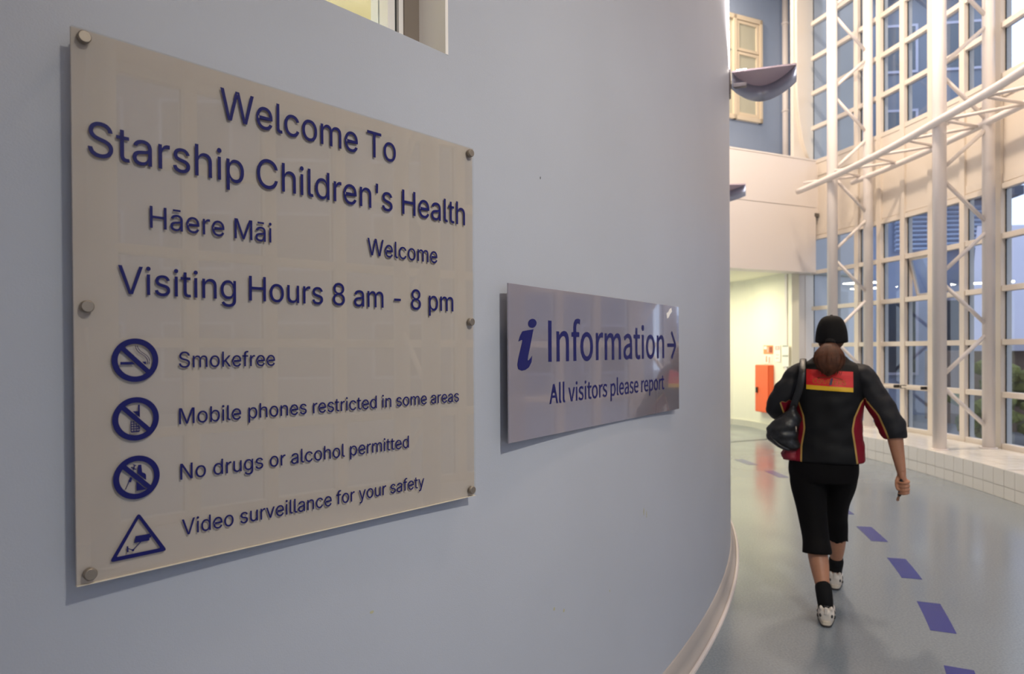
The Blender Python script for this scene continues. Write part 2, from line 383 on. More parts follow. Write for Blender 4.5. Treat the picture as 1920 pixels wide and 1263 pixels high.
for k, (lx, ly, lz) in enumerate(CORR):
    t = empty('ceiling_lamp', (lx, ly, lz)); link('housing', cylme((0, 0, 0.0), (0, 0, 0.055), 0.28, 24), M_white, t)
    tag(t, ['round flush corridor ceiling lamp beside the end wall', 'round flush corridor ceiling lamp deeper in the passage'][k], 'lamp')
for k, (lx, ly, lz, pw) in enumerate(LAMPS):
    t = empty('hall_lamp', (lx, ly, lz-0.1)); link('housing', cylme((0, 0, 0.0), (0, 0, 0.3), 0.33, 24), M_white, t)
    tag(t, ['round hall ceiling lamp near the bridge', 'round hall ceiling lamp over the middle of the floor', 'round hall ceiling lamp over the photographer', 'added unseen lamp above the gallery, brightening the blue wall'][k], 'lamp')
# fire hose cabinet and notices on the corridor wall
P0 = Vector((4.72, 12.75, 0)); P1 = Vector((4.80, 12.3, 0)); du = (P0-P1).normalized()
rz = math.atan2(du.y, du.x)
def onwall(name, lat, z): return empty(name, P1+du*lat+Vector((0, 0, z)), rz)   # local +y = away from the corridor? see sign below
M_red = mat('orange_red_enamel', (0.85, 0.13, 0.035), 0.35)
hc = onwall('fire_cabinet', 0.17, 0.34)
link('body', boxme(-0.02, 0.44, 0.0, 0.10, 0, 0.88, 0.006), M_red, hc)
dr = link('door', boxme(-0.01, 0.43, 0.10, 0.115, 0.01, 0.87, 0.004), M_red, hc)
link('handle', boxme(0.33, 0.38, 0.115, 0.14, 0.36, 0.46, 0.004), M_dark, dr)
tag(hc, 'tall orange-red fire cabinet on the bright corridor wall', 'cabinet')
def notice(name, x0, x1, z0, z1, layers, lab, cat='notice'):
    t = onwall(name, 0.17, 0)
    link('sheet', boxme(x0, x1, 0.0, 0.006, z0, z1), layers[0], t)
    for (a_, b_, c_, d_, m) in layers[1:]:
        link('print', boxme(x0+(x1-x0)*a_, x0+(x1-x0)*b_, 0.006, 0.008, z0+(z1-z0)*c_, z0+(z1-z0)*d_), m, t)
    tag(t, lab, cat)
M_paper = mat('white_notice_paper', (0.86, 0.84, 0.78), 0.6); M_ora = mat('orange_print', (0.9, 0.30, 0.12), 0.5); M_brn = mat('brown_red_print', (0.35, 0.08, 0.04), 0.5)
M_gr = mat('grey_print', (0.35, 0.38, 0.34), 0.5); M_pk = mat('pink_print', (0.85, 0.45, 0.36), 0.5)
notice('notice', 0.0, 0.32, 1.42, 1.58, [M_ora, (0.05, 0.38, 0.15, 0.85, M_brn), (0.45, 0.60, 0.2, 0.8, M_pk), (0.65, 0.95, 0.55, 0.9, M_paper)], 'small orange and brown fire notice above the red cabinet')
notice('notice', -0.24, -0.06, 1.28, 1.58, [M_paper, (0.1, 0.9, 0.72, 0.95, M_pk), (0.3, 0.7, 0.76, 0.90, M_paper), (0.2, 0.8, 0.2, 0.24, M_pk), (0.2, 0.8, 0.4, 0.44, M_pk)], 'small white notice with a pink square beside the orange notice')
notice('notice', -0.50, -0.30, 1.20, 1.58, [M_paper, (0.05, 0.95, 0.92, 0.99, M_gr), (0.05, 0.95, 0.46, 0.53, M_gr)], 'white sheet with two grey bars, nearest the end wall')
notice('poster', 0.04, 0.30, 1.24, 1.40, [M_paper, (0.2, 0.4, 0.1, 0.8, M_pk), (0.6, 0.75, 0.2, 0.9, M_ora)], 'pale sheet with faint orange marks directly above the red cabinet')

GLYPHS = r'''{"Inte":{"g":{"W":["155 0 16 509 82 509 163 196 175 145 187 94 197 40 189 40 200 94 211 145 224 196 306 509 380 509 462 196 474 145 486 94 497 40 488 40 499 94 510 145 523 196 603 509 670 509 530 0 455 0 368 323 351 391 336 475 350 475 335 395 318 323 230 0"],"e":["212 -8 185 -7 161 -2 138 6 117 16 98 30 82 46 68 64 56 85 46 108 40 132 35 159 34 187 35 215 39 242 46 267 55 290 67 311 81 329 97 346 115 359 135 370 157 378 180 383 205 384 226 383 246 380 266 374 285 366 303 355 319 341 334 324 347 305 357 282 365 256 370 227 371 194 371 169 75 169 75 221 338 221 310 202 308 226 304 248 298 269 288 286 277 301 263 314 246 323 227 328 205 330 183 328 164 323 146 313 131 301 119 286 109 270 102 251 97 231 96 211 96 178 98 151 102 127 110 106 121 88 135 73 151 61 169 53 190 48 212 46 234 48 254 53 271 61 285 73 297 88 306 105 365 91 358 72 348 55 335 39 320 26 302 14 283 4 261 -3 237 -7"],"l":["139 -2 112 0 91 8 74 20 62 37 55 59 53 84 53 509 114 509 114 99 115 77 120 62 130 54 146 52 160 53 170 54 181 3 162 -1"],"c":["207 -8 182 -7 159 -2 137 6 117 16 98 30 82 46 68 64 56 85 46 108 40 133 36 159 34 187 36 216 40 243 46 268 56 291 68 312 82 330 98 346 117 360 137 371 159 378 182 383 207 384 226 384 243 381 260 377 276 371 291 364 305 356 318 346 330 335 340 322 349 308 356 293 362 277 303 262 298 276 290 289 281 301 270 311 257 319 242 325 226 329 207 330 184 328 163 321 145 310 130 296 118 278 108 258 102 236 98 212 96 187 98 163 102 139 108 117 118 97 130 80 145 66 163 55 184 49 207 46 226 48 243 52 258 58 271 66 282 76 292 89 299 102 304 117 363 102 357 86 350 70 341 56 331 43 319 32 306 21 292 12 277 5 261 -1 244 -5 226 -7"],"o":["207 -8 182 -7 159 -2 137 6 117 16 98 30 82 46 68 64 56 85 46 108 40 133 36 159 34 187 36 216 40 243 46 268 56 291 68 312 82 330 98 346 117 360 137 371 159 378 182 383 207 384 233 383 256 378 278 371 299 360 317 346 333 330 347 312 359 291 369 268 376 243 380 216 381 187 380 159 376 133 369 108 359 85 347 64 333 46 317 30 299 16 278 6 256 -2 233 -7","207 46 231 49 252 55 270 66 285 80 298 97 307 117 314 139 318 163 319 187 318 212 314 236 307 258 298 278 285 296 270 310 252 321 231 328 207 330 184 328 163 321 145 310 130 296 118 278 108 258 102 236 98 212 96 187 98 163 102 139 108 117 118 97 130 80 145 66 163 55 184 49"],"m":["53 0 53 379 112 379 112 295 108 295 114 314 122 331 132 346 144 358 158 368 172 376 187 382 203 385 219 386 245 383 268 375 287 361 303 342 314 320 321 295 312 295 318 312 326 329 337 343 350 356 364 366 381 375 398 381 417 385 437 386 458 385 478 380 497 372 514 361 529 346 541 328 550 307 555 283 557 255 557 0 496 0 496 254 493 279 485 298 473 313 456 323 438 329 419 330 402 329 387 326 374 320 358 307 345 290 338 270 335 247 335 0 274 0 274 260 272 280 265 297 253 311 238 322 220 328 199 330 178 328 158 320 140 307 126 289 119 274 115 257 114 238 114 0"],"T":["32 452 32 509 417 509 417 452 257 452 257 0 193 0 193 452"],"S":["224 -9 197 -8 172 -4 149 1 128 9 102 23 81 40 64 60 51 83 42 109 38 137 104 137 108 118 114 102 123 88 136 76 150 66 166 59 185 53 204 50 224 49 246 50 267 54 286 60 303 69 317 79 329 92 338 106 344 122 346 139 342 161 332 179 316 193 296 205 280 211 263 217 245 222 184 239 154 249 128 260 105 274 86 289 71 307 60 326 54 348 52 372 54 400 62 425 75 448 92 468 113 484 138 498 158 506 180 511 203 514 227 516 252 514 275 511 296 505 316 498 340 484 360 468 377 449 390 427 398 403 401 378 337 378 332 402 320 421 302 437 280 449 254 456 225 459 204 457 185 454 167 448 152 440 139 430 129 418 118 398 115 376 119 352 131 334 142 324 155 315 169 308 184 302 198 297 212 293 264 279 312 264 328 256 344 248 359 238 372 226 384 213 395 198 402 180 407 161 408 139 406 112 399 87 386 64 370 43 349 25 323 11 302 2 278 -4 252 -8"],"t":["204 379 204 327 6 327 6 379","65 471 126 471 126 98 128 76 136 61 150 53 170 50 185 51 202 54 213 2 192 -3 168 -4 138 -1 113 7 92 21 77 41 68 64 65 93"],"a":["160 -9 137 -7 115 -3 94 5 76 15 60 29 48 45 38 63 32 84 30 108 32 128 36 146 43 161 53 174 64 184 78 193 92 200 108 206 125 211 178 220 234 227 252 230 265 235 273 243 276 255 276 257 273 279 267 297 256 311 240 322 227 327 212 330 196 331 178 330 163 327 149 322 132 313 118 301 107 288 100 274 41 291 51 313 64 331 79 346 95 358 114 368 133 375 153 380 173 383 194 384 208 384 223 382 239 379 255 375 271 369 286 360 300 350 312 336 322 320 330 301 335 278 337 251 337 0 277 0 277 52 272 52 264 38 252 25 236 12 215 1 199 -4 181 -7","170 45 192 47 211 51 228 59 242 68 254 80 263 93 270 108 274 122 276 138 276 190 270 186 259 182 231 176 200 171 175 168 154 164 134 159 117 150 103 139 95 124 92 105 94 87 102 72 114 61 130 52 149 47"],"r":["53 0 53 379 112 379 112 321 115 321 124 339 137 354 152 367 171 377 191 383 213 385 229 384 243 384 243 322 230 324 207 326 190 324 174 321 159 315 146 306 135 296 126 284 119 269 115 254 114 237 114 0"],"s":["182 -8 157 -7 133 -3 112 3 93 12 76 24 62 38 50 54 41 73 36 94 94 107 101 87 111 72 124 60 141 52 160 47 181 45 206 47 227 53 244 62 258 74 265 88 268 103 265 121 254 136 243 144 229 150 212 155 149 170 118 180 92 192 72 208 58 227 50 249 47 274 49 295 55 314 65 332 79 347 95 360 115 370 137 378 161 383 187 384 212 383 234 379 254 372 271 363 286 352 299 339 309 324 318 308 324 290 268 277 262 291 254 304 243 316 228 325 210 331 187 333 166 331 147 326 131 317 119 305 111 292 109 277 112 258 124 243 136 235 152 229 172 223 229 209 261 200 287 187 306 171 320 153 328 131 331 107 329 85 323 65 312 47 298 31 281 18 260 6 236 -2 210 -7"],"h":["114 227 114 0 53 0 53 509 114 509 114 287 102 287 116 319 132 344 152 362 175 374 200 382 227 384 252 383 275 377 295 369 313 356 328 340 341 321 350 298 355 271 357 240 357 0 296 0 296 235 293 263 286 286 273 304 256 318 235 326 210 329 192 328 176 324 161 317 147 308 136 297 126 283 119 266 115 248"],"i":["53 0 53 379 114 379 114 0","84 443 67 446 54 455 44 468 41 483 44 499 54 512 67 521 84 524 100 521 114 512 123 499 126 483 123 468 114 455 100 446"],"p":["53 -143 53 379 112 379 112 319 118 319 137 346 152 360 171 373 188 379 207 383 229 384 259 382 287 374 313 361 335 342 354 320 370 293 379 270 385 245 389 218 390 189 389 160 385 133 379 108 370 84 355 57 336 34 313 16 288 3 260 -6 229 -8 208 -7 189 -3 173 4 153 17 138 31 118 59 114 59 114 -143","220 47 242 49 262 55 279 66 294 80 306 97 316 117 323 139 327 163 328 189 327 215 323 239 316 261 307 281 295 298 280 311 262 322 243 328 220 330 198 328 178 322 161 312 147 299 134 282 125 263 118 241 114 216 113 189 114 162 118 138 125 115 135 95 147 78 162 65 179 55 198 49"],"C":["267 -7 235 -5 205 1 177 11 150 25 126 42 104 63 86 88 70 115 59 140 51 166 45 193 41 223 40 254 41 285 45 315 51 343 59 369 70 393 86 421 104 445 126 466 150 484 177 498 205 508 235 514 267 516 293 514 317 511 340 504 362 496 383 485 402 471 419 456 435 438 448 418 459 397 467 373 473 348 408 348 404 365 397 380 389 395 380 407 369 418 357 428 344 437 330 444 315 449 300 453 284 455 267 456 237 453 209 445 184 432 166 419 150 403 137 385 125 364 116 340 109 314 105 285 103 254 105 223 109 194 116 168 125 145 137 123 151 105 166 89 184 76 210 63 237 56 267 53 284 54 300 56 315 60 330 65 344 72 357 81 369 90 380 102 389 114 397 128 404 144 408 160 473 160 467 135 459 112 448 91 435 71 420 53 402 38 383 24 363 13 341 5 317 -2 293 -6"],"d":["195 -8 165 -6 137 3 111 16 89 34 70 57 55 84 46 108 39 133 35 160 34 189 35 218 39 245 46 270 55 293 70 320 89 342 112 361 137 374 165 382 196 384 218 383 237 379 253 373 272 360 287 346 306 319 311 319 311 509 372 509 372 0 313 0 313 59 307 59 287 31 272 17 252 4 236 -3 217 -7","205 47 226 49 246 55 263 65 278 78 290 95 299 115 306 138 310 162 312 189 310 216 306 241 300 263 290 282 278 299 263 312 246 322 227 328 205 330 182 328 162 322 145 311 130 298 118 281 108 261 102 239 98 215 96 189 98 163 102 139 109 117 118 97 130 80 145 66 162 55 182 49"],"n":["114 227 114 0 53 0 53 379 112 379 112 287 102 287 116 319 132 344 152 362 175 374 200 382 227 384 252 383 275 377 295 369 313 356 328 340 341 321 350 298 355 271 357 240 357 0 296 0 296 235 293 263 286 286 273 304 256 318 235 326 210 329 192 328 176 324 161 317 147 308 136 297 126 283 119 266 115 248"],"'":["78 318 70 509 136 509 128 318"],"H":["60 0 60 509 125 509 125 289 392 289 392 509 457 509 457 0 392 0 392 232 125 232 125 0"],"M":["60 0 60 509 152 509 277 187 287 159 299 123 311 84 322 49 307 49 318 83 330 121 342 158 352 187 476 509 568 509 568 0 504 0 504 291 504 327 505 369 506 413 507 457 513 457 498 409 482 363 467 322 456 291 342 0 286 0 170 291 159 321 145 361 129 408 112 457 119 457 120 416 121 372 122 328 122 291 122 0"],"\u0101":["160 -9 137 -7 115 -3 94 5 76 15 60 29 48 45 38 63 32 84 30 108 32 128 36 146 43 161 53 174 64 184 78 193 92 200 108 206 125 211 178 220 234 227 252 230 265 235 273 243 276 255 276 257 273 279 267 297 256 311 240 322 227 327 212 330 196 331 178 330 163 327 149 322 132 313 118 301 107 288 100 274 41 291 51 313 64 331 79 346 95 358 114 368 133 375 153 380 173 383 194 384 208 384 223 382 239 379 255 375 271 369 286 360 300 350 312 336 322 320 330 301 335 278 337 251 337 0 277 0 277 52 272 52 264 38 252 25 236 12 215 1 199 -4 181 -7","170 45 192 47 211 51 228 59 242 68 254 80 263 93 270 108 274 122 276 138 276 190 270 186 259 182 231 176 200 171 175 168 154 164 134 159 117 150 103 139 95 124 92 105 94 87 102 72 114 61 130 52 149 47","284 506 284 458 95 458 95 506"],"V":["204 0 16 509 84 509 192 206 215 137 248 31 235 31 267 138 290 206 395 509 463 509 278 0"],"g":["207 -151 180 -149 156 -146 134 -140 114 -132 97 -122 82 -110 70 -97 59 -84 51 -69 101 -41 122 -66 136 -78 154 -88 169 -93 187 -96 207 -97 236 -95 261 -87 282 -75 298 -58 308 -34 311 -6 311 68 306 68 287 41 272 28 252 16 236 10 217 6 195 5 165 7 138 14 113 27 90 43 71 65 55 90 46 112 39 136 35 163 34 191 35 220 39 246 46 271 55 293 71 320 90 342 112 361 138 374 166 382 196 384 218 383 237 379 253 373 273 360 288 346 308 319 313 319 313 379 372 379 372 -9 370 -40 363 -67 350 -90 334 -109 314 -124 291 -136 265 -144 237 -149","205 59 227 61 246 66 264 75 278 87 290 103 300 121 307 142 311 166 312 193 311 219 307 242 300 264 291 283 279 299 264 312 247 322 227 328 205 330 182 328 163 322 145 312 130 298 118 282 109 262 102 241 98 218 96 193 98 167 102 144 109 123 118 104 131 88 145 76 163 66 183 61"],"u":["182 -5 158 -3 135 2 115 11 97 23 82 39 69 59 60 82 54 109 53 139 53 379 114 379 114 144 116 117 124 94 137 75 154 61 175 53 200 50 218 51 234 55 249 62 263 71 274 83 283 97 290 113 295 132 296 153 296 379 357 379 357 0 298 0 298 92 307 92 297 67 286 47 272 30 257 17 234 5 209 -3"],"8":["226 -7 201 -6 178 -2 156 3 136 11 111 25 91 42 74 62 62 84 54 109 52 135 53 156 58 176 65 195 75 212 87 228 101 241 117 252 134 260 153 265 153 267 129 276 109 289 93 308 80 330 73 354 70 380 73 405 79 429 90 450 106 469 124 485 146 498 170 508 197 514 226 516 255 514 282 508 306 498 328 485 346 469 361 450 373 429 379 405 382 380 379 354 372 330 359 308 343 289 323 276 300 267 300 265 319 260 335 252 351 241 365 228 377 212 387 195 395 176 399 156 401 135 398 109 391 84 378 62 362 42 341 25 317 11 296 3 275 -2 251 -6","226 49 248 50 267 54 285 60 300 69 313 79 323 91 331 106 335 121 337 139 335 157 330 173 322 189 312 202 298 213 283 223 265 230 247 234 226 235 206 234 187 230 169 223 154 213 140 202 130 189 122 173 117 157 115 139 117 121 121 106 129 91 139 79 152 69 167 60 185 54 205 50","226 290 244 291 260 294 274 300 293 313 307 330 314 344 318 359 319 376 318 392 314 407 308 420 294 437 275 449 260 455 244 459 226 460 208 459 192 455 177 449 159 437 145 420 138 407 134 392 133 376 134 359 138 344 145 330 159 313 178 300 193 294 209 291"],"-":["337 244 337 188 114 188 114 244"],"k":["110 137 110 212 121 212 284 379 360 379 184 199 177 199","53 0 53 509 114 509 114 0","294 0 148 186 191 229 372 0"],"f":["228 379 228 327 6 327 6 379","81 0 81 432 82 452 87 470 96 486 107 499 120 510 135 519 152 525 169 529 187 530 207 529 222 527 243 521 227 468 215 472 195 474 171 470 154 460 145 443 142 419 142 0"],"b":["229 -8 208 -7 189 -3 172 4 153 17 138 31 118 59 112 59 112 0 53 0 53 509 114 509 114 319 118 319 137 346 152 360 171 373 188 379 207 383 229 384 259 382 287 374 313 361 335 342 354 320 370 293 379 270 385 245 389 218 390 189 389 160 385 133 379 108 370 84 355 57 336 34 313 16 288 3 260 -6","220 47 242 49 262 55 279 66 294 80 306 97 316 117 323 139 327 163 328 189 327 215 323 239 316 261 307 281 295 298 280 311 262 322 243 328 220 330 198 328 178 322 161 312 147 299 134 282 125 263 118 241 114 216 113 189 114 162 118 138 125 115 135 95 147 78 162 65 179 55 198 49"],"N":["60 0 60 509 136 509 343 183 363 151 388 107 414 55 405 54 401 108 399 157 399 195 399 509 463 509 463 0 387 0 202 290 177 331 148 381 108 452 119 454 122 384 124 328 125 291 125 0"],"v":["163 0 17 379 84 379 165 155 173 132 180 110 187 87 206 21 184 21 203 87 209 110 216 132 224 155 305 379 371 379 226 0"],"y":["47 -139 61 -86 71 -87 88 -90 104 -89 118 -84 130 -74 141 -58 151 -36 163 -1 17 379 84 379 165 155 173 132 180 109 187 87 206 21 184 21 202 87 224 155 305 379 371 379 204 -58 196 -77 187 -93 177 -107 165 -119 153 -128 139 -136 125 -141 109 -144 91 -145 65 -143"]},"l":{"Welcome To":[0,686,1090,1279,1675,2090,2700,3104,3291,3740],"Starship Children's Health":[0,447,674,1063,1322,1687,2098,2263,2688,2876,3386,3796,3962,4152,4576,4836,5239,5649,5855,6220,6408,6925,7329,7718,7908,8134],"Haere Mai":[0,517,906,1310,1569,1973,2161,2789,3179],"H\u0101ere M\u0101i":[0,517,906,1310,1569,1973,2161,2789,3179],"Welcome":[0,686,1090,1279,1675,2090,2700],"Visiting Hours 8 am - 8 pm":[0,480,646,1012,1178,1406,1571,1982,2407,2594,3111,3526,3936,4195,4561,4748,5202,5390,5778,6388,6576,7029,7217,7670,7857,8282],"Smokefree":[0,446,1056,1471,1852,2257,2509,2769,3173],"Mobile phones restricted in some areas":[0,628,1043,1468,1634,1824,2227,2415,2839,3250,3664,4075,4478,4843,5031,5290,5694,6060,6286,6546,6712,7108,7335,7739,8164,8352,8518,8928,9115,9481,9895,10505,10909,11097,11486,11745,12150,12538],"No drugs or alcohol permitted":[0,524,939,1126,1550,1809,2220,2644,3010,3198,3612,3872,4060,4449,4638,5034,5449,5859,6274,6463,6651,7076,7479,7738,8349,8515,8743,8970,9374],"Video surveillance for your safety":[0,480,646,1071,1475,1890,2077,2442,2852,3112,3501,3905,4071,4260,4450,4838,5249,5644,6048,6236,6490,6904,7164,7352,7741,8156,8566,8825,9012,9378,9768,10021,10425,10653]}},"Noto":{"g":{"I":["35 0 68 0 68 257 35 257"],"n":["32 0 64 0 64 138 82 154 98 164 116 167 137 162 149 145 152 116 152 0 184 0 184 120 181 152 170 176 152 190 126 195 102 191 81 179 62 162 62 162 58 190 32 190"],"f":["12 164 37 164 37 0 69 0 69 164 110 164 110 190 69 190 69 220 72 241 81 253 96 258 107 256 118 252 125 277 110 282 93 283 62 276 43 254 37 221 37 190 12 188"],"o":["106 -5 139 2 167 22 187 53 194 95 187 137 167 169 139 188 106 195 73 188 45 169 25 137 18 95 25 53 45 22 73 2","106 22 84 27 66 42 55 65 51 95 55 125 66 148 84 163 106 168 129 163 146 148 157 125 161 95 157 65 146 42 129 27"],"r":["32 0 64 0 64 122 79 148 95 162 112 166 122 166 131 163 137 191 127 194 116 195 96 190 78 176 62 155 62 155 58 190 32 190"],"m":["32 0 64 0 64 138 81 154 97 164 112 167 132 162 144 145 147 116 147 0 179 0 179 138 196 154 212 164 227 167 247 162 259 145 263 116 263 0 294 0 294 120 291 152 280 176 262 190 237 195 215 190 194 178 174 159 164 178 146 191 121 195 100 191 80 179 62 162 62 162 58 190 32 190"],"a":["76 -5 99 -1 120 9 139 23 140 23 143 0 169 0 169 117 165 149 154 174 133 189 103 195 74 191 49 182 29 170 41 148 58 158 77 165 98 168 122 161 134 144 137 120 94 114 61 103 38 90 25 72 21 49 28 20 47 2","85 21 68 24 56 34 51 51 56 68 70 82 97 92 137 99 137 46 120 32 103 24"],"t":["92 -5 110 -2 127 2 121 27 110 23 99 21 82 26 72 38 70 58 70 164 121 164 121 190 70 190 70 244 43 244 40 190 9 188 9 164 38 164 38 59 43 25 60 3"],"i":["32 0 64 0 64 190 32 190","48 229 64 235 70 251 64 266 48 271 33 266 27 251 33 235"],"A":["1 0 34 0 59 78 153 78 177 0 211 0 124 257 88 257","67 104 79 144 105 230 106 230 132 144 145 104"],"l":["66 -5 77 -4 84 -2 80 23 73 22 67 25 64 36 64 279 32 279 32 38 36 15 47 0"],"v":["73 0 111 0 178 190 146 190 110 82 93 26 91 26 74 82 38 190 5 190"],"s":["82 -5 120 3 143 24 151 52 142 81 120 98 93 110 73 118 58 128 52 143 61 162 88 170 103 168 117 162 131 153 146 173 130 184 110 192 87 195 52 188 29 168 22 141 30 115 51 97 77 86 98 78 114 66 120 50 116 35 104 24 83 20 62 23 44 31 27 43 11 22 31 8 56 -1"],"p":["32 -80 64 -80 64 -16 63 18 81 5 98 -2 116 -5 147 2 173 22 192 55 199 98 194 138 179 169 155 188 123 195 101 191 81 181 62 168 62 168 58 190 32 190","111 22 97 24 81 30 64 42 64 142 82 156 99 165 115 168 144 159 160 135 165 98 161 66 150 42 132 28"],"e":["109 -5 133 -2 154 5 172 15 160 36 146 28 130 23 113 21 88 26 68 39 55 60 50 88 178 88 179 106 174 143 160 171 136 189 103 195 72 188 44 168 25 137 18 95 25 53 45 22 74 2","49 110 59 142 79 163 104 169 129 163 146 143 151 110"],"C":["132 -5 163 0 189 12 211 32 193 53 176 37 156 27 133 24 100 31 75 52 59 85 54 129 59 172 76 205 101 226 134 233 155 230 172 221 187 209 204 230 187 245 163 257 134 261 97 255 66 238 42 211 26 174 20 128 26 82 41 45 65 18 96 1"],"O":["130 -5 166 1 196 19 219 47 234 84 239 129 234 175 219 211 196 238 166 255 130 261 94 255 63 238 40 211 26 175 20 129 26 84 40 47 63 19 94 1","130 24 98 31 74 52 59 86 54 129 59 172 74 205 98 226 130 233 161 226 185 205 201 172 206 129 201 86 185 52 161 31"],"U":["126 -5 156 -1 181 11 201 31 214 63 218 106 218 257 187 257 187 105 183 66 170 41 150 28 126 24 103 28 84 41 71 66 67 105 67 257 34 257 34 106 39 63 52 31 71 11 97 -1"],"R":["68 135 68 230 111 230 145 226 166 212 173 185 166 157 145 140 111 135","176 0 213 0 147 112 171 122 189 137 201 158 205 185 199 219 180 241 152 253 116 257 35 257 35 0 68 0 68 109 114 109"],"E":["35 0 187 0 187 28 68 28 68 121 165 121 165 149 68 149 68 229 183 229 183 257 35 257"],"S":["106 -5 143 1 170 17 188 40 194 68 187 100 168 122 141 137 104 153 84 162 68 175 62 196 68 215 84 228 110 233 132 230 151 222 168 209 185 230 164 246 139 257 110 261 77 256 52 242 35 221 29 193 37 162 57 141 81 127 118 111 140 101 155 87 161 65 154 44 136 29 107 24 81 28 57 39 36 56 17 33 35 18 56 6 80 -2"]},"l":{"Information":[0,103,316,430,642,778,1102,1300,1432,1528,1740],"All visitors please report":[0,213,313,412,490,673,769,933,1030,1161,1373,1509,1673,1752,1969,2068,2262,2459,2623,2817,2896,3031,3225,3442,3655,3791],"COURIERS":[0,224,484,736,958,1061,1267,1489]}}}'''

# ------------------------------------------------------------------ lattice columns and the horizontal pipe truss
def lattice(deg, za, phase, label, degd=None):
    degd = deg+0.35 if degd is None else degd
    t = empty('lattice_column', pol(RC, deg, 0.29), rad(deg)); L = RD-RC
    t.location.z = 0.292
    dv = pol(RD, degd)-pol(RC, deg); R = Matrix.Rotation(-rad(deg), 4, 'Z'); dl = R @ dv
    H2 = HW-0.292
    link('pipe', part('pipe', lambda: cylme((0, 0, 0), (0, 0, H2), 0.074, 20)), M_pipe, t)
    o = link('pipe', part('pipe2', lambda: cylme((0, 0, 0), (0, 0, H2), 0.068, 20)), M_pipe, t); o.location = dl
    link('base_plate', part('bp', lambda: cylme((0, 0, 0), (0, 0, 0.012), 0.095, 20)), M_pipe, t)
    o = link('base_plate', part('bp', None), M_pipe, t); o.location = dl
    P = 0.6175; k = -8; zs = []
    z = za-0.292-P*20
    while z < H2-0.1:
        zs.append(z); z += P
    side = phase if 20 % 2 == 0 else 1-phase
    for i in range(len(zs)-1):
        z0, z1 = zs[i], zs[i+1]; s0 = (side+i) % 2
        if z0 < 0.05: continue
        a = Vector((0, 0, z0)) if s0 == 0 else Vector((dl.x, dl.y, z0)); b = Vector((dl.x, dl.y, z1)) if s0 == 0 else Vector((0, 0, z1))
        g = 0.035; up = 1
        dd = (b-a).normalized(); a2 = a+dd*0.05+Vector((0, 0, 0.03)); b2_ = b-dd*0.05-Vector((0, 0, 0.03))
        link('brace', part(('br', round(deg, 1), s0), lambda: cylme(a2-a, b2_-a, 0.024, 10)), M_pipe, t).location = a
    return tag(t, label, 'column', 'pipe lattice columns along the windows')
lattice(0.71, 1.11, 0, 'nearest white pipe lattice column, standing on the tiled plinth at the right')
lattice(10.87, 1.70, 0, 'white pipe lattice column beyond the walking person, nearest the bridge', 11.05)
for k in range(1, 6):
    lattice(0.71-10.1*k, 1.11, 0, 'white pipe lattice column beside the photographer, outside the frame')
rt = empty('pipe_truss', pol(RC-0.03, 0, 4.17))
def local_chain(pts, r, seg=10):
    bm = bmesh.new(); o = pol(RC-0.03, 0, 4.17)
    Q = [p-o for p in pts]; rows = []
    for i, q in enumerate(Q):
        t_ = (Q[min(i+1, len(Q)-1)]-Q[max(i-1, 0)]).normalized(); s_ = t_.cross(Vector((0, 0, 1))).normalized(); v_ = s_.cross(t_)
        rows.append([bm.verts.new(q+(s_*math.cos(2*PI*k/seg)+v_*math.sin(2*PI*k/seg))*r) for k in range(seg)])
    for a, b in zip(rows, rows[1:]):
        for k in range(seg): bm.faces.new((a[k], a[(k+1) % seg], b[(k+1) % seg], b[k])).smooth = True
    bm.faces.new(rows[0]); bm.faces.new(rows[-1][::-1])
    return fin(bm)
RT, RU = RC-0.10, RD-0.03
link('front_chord', local_chain([pol(RT, a, 4.17-0.0085*max(0, a)) for a in [x*0.8-50 for x in range(81)]], 0.046, 16), M_pipe, rt)
link('rear_chord', local_chain([pol(RU, a, 4.22-0.006*max(0, a)) for a in [x*0.8-50 for x in range(79)]], 0.042, 14), M_pipe, rt)
for k in range(-15, 5):
    a = 0.71+k*3.37
    if a > 12: continue
    A_, B_, C_ = pol(RT, a-0.8, 4.17), pol(RU, a+0.9, 4.21), pol(RT, a+2.55, 4.16)
    link('brace', local_chain([A_, B_], 0.020), M_pipe, rt); link('brace', local_chain([B_, C_], 0.020), M_pipe, rt)
sp_t = empty('spotlight', SPOT); dq = (SPOT_AIM-SPOT).normalized()
link('housing', cylme(-dq*0.16, -dq*0.03, 0.05, 20), M_pipe, sp_t); link('bracket', cylme(-dq*0.12, (pol(RT, -42.4, 4.17)-SPOT), 0.012, 10), M_pipe, sp_t)
tag(sp_t, 'small white spotlight clamped to the curved pipe truss beside the photographer', 'lamp')
tag(rt, 'long curved horizontal pipe truss running between the lattice columns', 'truss')

